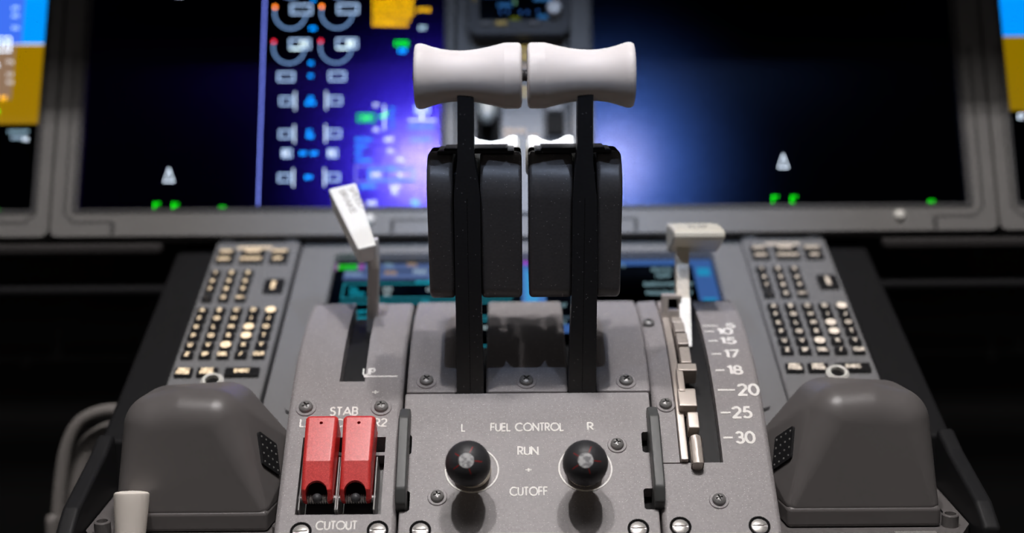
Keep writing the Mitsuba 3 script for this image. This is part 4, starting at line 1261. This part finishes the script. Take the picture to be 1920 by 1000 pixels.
def thrust_lever(lab, edgeL, edgeR, shells, cap, gx, inner, sgn, rev):
    k = thing('thrust_lever', lab, 'lever')
    M = PL.frame(0, 0)
    # shaft
    pts = [PL.hit(x, y) for x, y in edgeL] + [PL.hit(x, y) for x, y in edgeR[::-1]]
    poly = Polygon(pts)
    sh = plate(poly, 0.016, M, -0.016)
    ch = cplate(sbox(0, 0, 1, 1), 1) if False else None
    add('shaft', sh, 'm_black', k, smooth=25)
    # fine seam down the middle of the aft face
    xm0, xm1 = (edgeL[3][0] + edgeR[3][0]) / 2, (edgeL[-2][0] + edgeR[-2][0]) / 2
    g = LineString([PL.hit(xm0, 372), PL.hit(xm1, 735)]).buffer(0.00022, cap_style=2)
    add('seam', plate(g, 0.0003, M, -0.0002), 'm_void', k, smooth=False)
    # housing shells
    sb_, st = PL.S(985, 570), PL.S(985, 310)
    for xa, xb in shells:
        x0, x1 = PL.X(xa, 420), PL.X(xb, 420)
        prof = Polygon([(sb_, -0.062), (st, -0.062), (st, -0.0025), (sb_, -0.0025)])
        big = Point(0, 0)
        q = [(sb_ + 0.000, -0.062), (st - 0.0082, -0.062)]
        R_, r_ = 0.024, 0.010
        q += [(st - R_ + R_ * math.cos(a), -0.0025 - R_ + R_ * math.sin(a)) for a in np.linspace(0.0, math.pi / 2, 12)]
        q += [(sb_ + r_ - r_ * math.sin(a), -0.0025 - r_ + r_ * math.cos(a)) for a in np.linspace(0.0, math.pi / 2, 8)]
        m = ext(q, x0, x1, 0.0026, 4)
        add('housing', m.apply_transform(M), 'm_housing', k, smooth=35)
    xa, xb = PL.X(shells[0][1] - 3, 420), PL.X(shells[1][0] + 3, 420)
    add('spine', box3(xa, sb_ + 0.003, -0.058, xb, st - 0.0105, -0.0145, M), 'm_black', k, smooth=False)
    x0, x1 = PL.X(cap[0], 280), PL.X(cap[1], 280)
    for e, lo, hi, n0, n1 in ((0, -0.0005, 0.0012, -0.022, -0.058), (0.004, 0.0010, 0.0026, -0.025, -0.055)):
        tp = [(st + (q_ + 0.0262) * 0.23 + h_, q_) for q_, h_ in ((n0, lo), (n0, hi), (n1, hi), (n1, lo))]
        add('top_plate', ext(tp, x0 + e, x1 - e, 0.0006, 2).apply_transform(M), 'm_black', k)
    # grip, a spool turned about the x axis
    c = P(inner, 142, 0.851)
    m = lathe([(r * SC, t * SC) for r, t in GP], None, 64)
    A4 = np.eye(4)
    A4[:3, 2] = (sgn, 0, 0); A4[:3, 0] = (0, 1, 0); A4[:3, 1] = np.cross((sgn, 0, 0), (0, 1, 0)); A4[:3, 3] = c
    m.apply_transform(A4)
    add('grip', m, 'm_grip', k, smooth=22)
    add('inner_button', lathe([(0, -0.0022), (0.0026, -0.0022), (0.0034, -0.001), (0.0034, 0.002), (0, 0.002)], A4, 24), 'm_trim', k)
    add('end_button', lathe([(0, 200 * SC), (0.0036, 200 * SC), (0.0036, 202.5 * SC), (0.0026, 204.5 * SC), (0, 204.8 * SC)], A4, 24), 'm_void', k, label='black button in the outer end of the grip')
    # little tab where the shaft enters the grip
    tx = edgeR[0][0] + 3 if sgn < 0 else edgeL[0][0] - 3
    tp = P(tx, 183, 0.8445)
    add('pin_tab', rbox(tp[0] - 0.0018, tp[1], tp[2] - 0.001, tp[0] + 0.0018, tp[1] + 0.008, tp[2] + 0.001, 0.0004, None, 1), 'm_steel', k)
    # reverse thrust lever on the forward side
    x0, x1 = P(rev[0], 296, 0.93)[0], P(rev[1], 296, 0.93)[0]
    c = P((rev[0] + rev[1]) / 2, 293, 0.93)
    W = x1 - x0
    prof = [(0, 0), (0.0105, 0.0002), (0.0135, 0.002), (0.0143, 0.0045), (0.0138, 0.0075), (0.0115, 0.0115), (0.0100, W * 0.5), (0.0115, W - 0.0115), (0.0138, W - 0.0075), (0.0143, W - 0.0045), (0.0135, W - 0.002), (0.0105, W - 0.0002), (0, W)]
    A4 = np.eye(4)
    A4[:3, 2] = (1, 0, 0); A4[:3, 0] = (0, 1, 0); A4[:3, 1] = (0, 0, 1); A4[:3, 3] = (x0, c[1], c[2])
    rk = add('reverse_lever', lathe(prof, A4, 40), 'm_white_paint', k, smooth=40, label='cream spool-shaped reverse handle on the forward side')
    pv = P((edgeL[1][0] + edgeR[1][0]) / 2, 430, 0.935)
    add('arm', hulls([((pv[0], c[1], c[2]), 0.004), ((pv[0], pv[1], pv[2]), 0.004)], 1), 'm_black', rk)
    return k


eL = [(857, 178), (857.5, 300), (852, 352), (851, 372), (854, 556), (857, 737), (857, 765)]
eR = [(888, 178), (889, 306), (897, 352), (900, 372), (902.5, 556), (907, 737), (908, 765)]
thrust_lever('left thrust lever with white spool grip and dark rounded housing', eL, eR, ((801, 850), (900.5, 979)), (816, 964), 878, 978.5, -1, (866, 976))
fL = [(1083, 176), (1082, 296), (1076, 350), (1074, 372), (1072, 556), (1066, 737), (1066, 765)]
fR = [(1112.5, 176), (1112, 302), (1117, 350), (1119.5, 372), (1119.5, 556), (1117.5, 737), (1117, 765)]
thrust_lever('right thrust lever with white spool grip and dark rounded housing', fL, fR, ((992, 1074.5), (1119, 1167)), (1004, 1152), 1089, 988.5, 1, (985, 1080))

# ------------------------------------------------------------------ speed brake lever
k = thing('speed_brake_lever', 'white tapered speed brake lever on a bent grey shaft, left of the thrust levers', 'lever')
near = P(688, 464, 0.955)
tdir = np.array([math.cos(math.radians(30)), math.sin(math.radians(30))])
PS = Prof([near[1:] - tdir * 0.05, near[1:] + tdir * 0.15])
nS = PS.frame(0, 0)[:3, 2]
cs = []
for px, py in ((621, 355), (664, 345), (700, 457), (674, 463)):
    q = PS.pt(px, py) - nS * 0.0018
    cs.append((q, 0.0018))
mid = np.mean([c[0] for c in cs], 0)
for q, r in list(cs):
    b = mid + (q - mid) * 0.90 - nS * 0.0125
    cs.append((b, 0.0022))
hk = add('handle', hulls(cs, 3), 'm_white_paint', k, smooth=35, label='white tapered handle lettered SPEED BRAKE')
for txt, (ax_, ay_), (bx_, by_) in (('SPEED', (652, 353), (676, 391)), ('BRAKE', (636, 359), (659, 401))):
    A_p, B_p = PS.pt(ax_, ay_, 0.0001), PS.pt(bx_, by_, 0.0001)
    e1 = B_p - A_p; Ln = np.linalg.norm(e1); e1 /= Ln
    g, tw = text_poly(txt, 0.12)
    M = np.eye(4)
    M[:3, 0], M[:3, 2] = e1, nS
    M[:3, 1] = np.cross(nS, e1); M[:3, 3] = A_p
    hgt = 0.0042
    g = affinity.affine_transform(g, [Ln / tw, 0, 0, hgt, 0, 0])
    add('lettering', plate(g, 0.0002, M), 'm_ink', hk, smooth=False)
d1 = 0.962
pa, pb, pc = P(697, 452, 0.978), P(700, 503, 0.985), P(697, 650, 1.014)


def bar(a, b, hw, depth, r):
    cs = []
    for q in (a, b):
        for x in (-hw + r, hw - r):
            for y in (r, depth - r):
                cs.append(((q[0] + x, q[1] + y, q[2]), r))
    return hulls(cs, 2)


add('shaft', bar(pa, pb, 0.0040, 0.010, 0.0012), 'm_shaft', k, smooth=35)
add('shaft', bar(pb, pc, 0.0040, 0.010, 0.0012), 'm_shaft', k, smooth=35)

# ------------------------------------------------------------------ flap lever
k = thing('flap_lever', 'cream flap lever with a broad handle, right of the thrust levers', 'lever')
pr = [P(1310, r, d)[1:] for r, d in ((419, 1.032), (421, 1.010), (430, 0.986), (436, 0.982), (446, 0.982), (451, 0.986), (473, 1.020), (470, 1.035))]
x0, x1 = P(1264, 440, 0.982)[0], P(1361, 440, 0.982)[0]
hk = add('handle', ext(soft(pr, 0.0015), x0, x1, 0.0022, 4), 'm_cream', k, smooth=30)
q0, q1 = np.array([*P(1310, 430, 0.9865)[1:]]), np.array([*P(1310, 421, 1.0095)[1:]])
PH = Prof([q0, q1])
lettering(hk, 'FLAP', PH, 1309, 425.5, 4.5, 34, mat='m_ink', weight=0.16)
m1 = bar(P(1280, 462, 1.006), P(1281, 557, 0.994), 0.0046, 0.012, 0.0008)
add('shaft', m1, 'm_cream_metal', k, smooth=30)
m2 = bar(P(1284, 560, 0.992), P(1287, 650, 0.972), 0.0041, 0.012, 0.0006)  # strong light on this part is put into its paler colour
add('lower_shaft', m2, 'm_white_paint', k, smooth=30, label='lower shaft, paler to show the strong light on it')
add('collar', hulls([((P(x, r, 1.005)[0], P(x, r, 1.005)[1], P(x, r, 1.005)[2]), 0.0006) for x, r in ((1269, 462), (1292, 462), (1273, 482), (1289, 482))] + [((P(x, r, 1.018)[0], P(x, r, 1.018)[1], P(x, r, 1.018)[2]), 0.0006) for x, r in ((1269, 462), (1292, 462), (1273, 482), (1289, 482))], 1), 'm_cream', k)
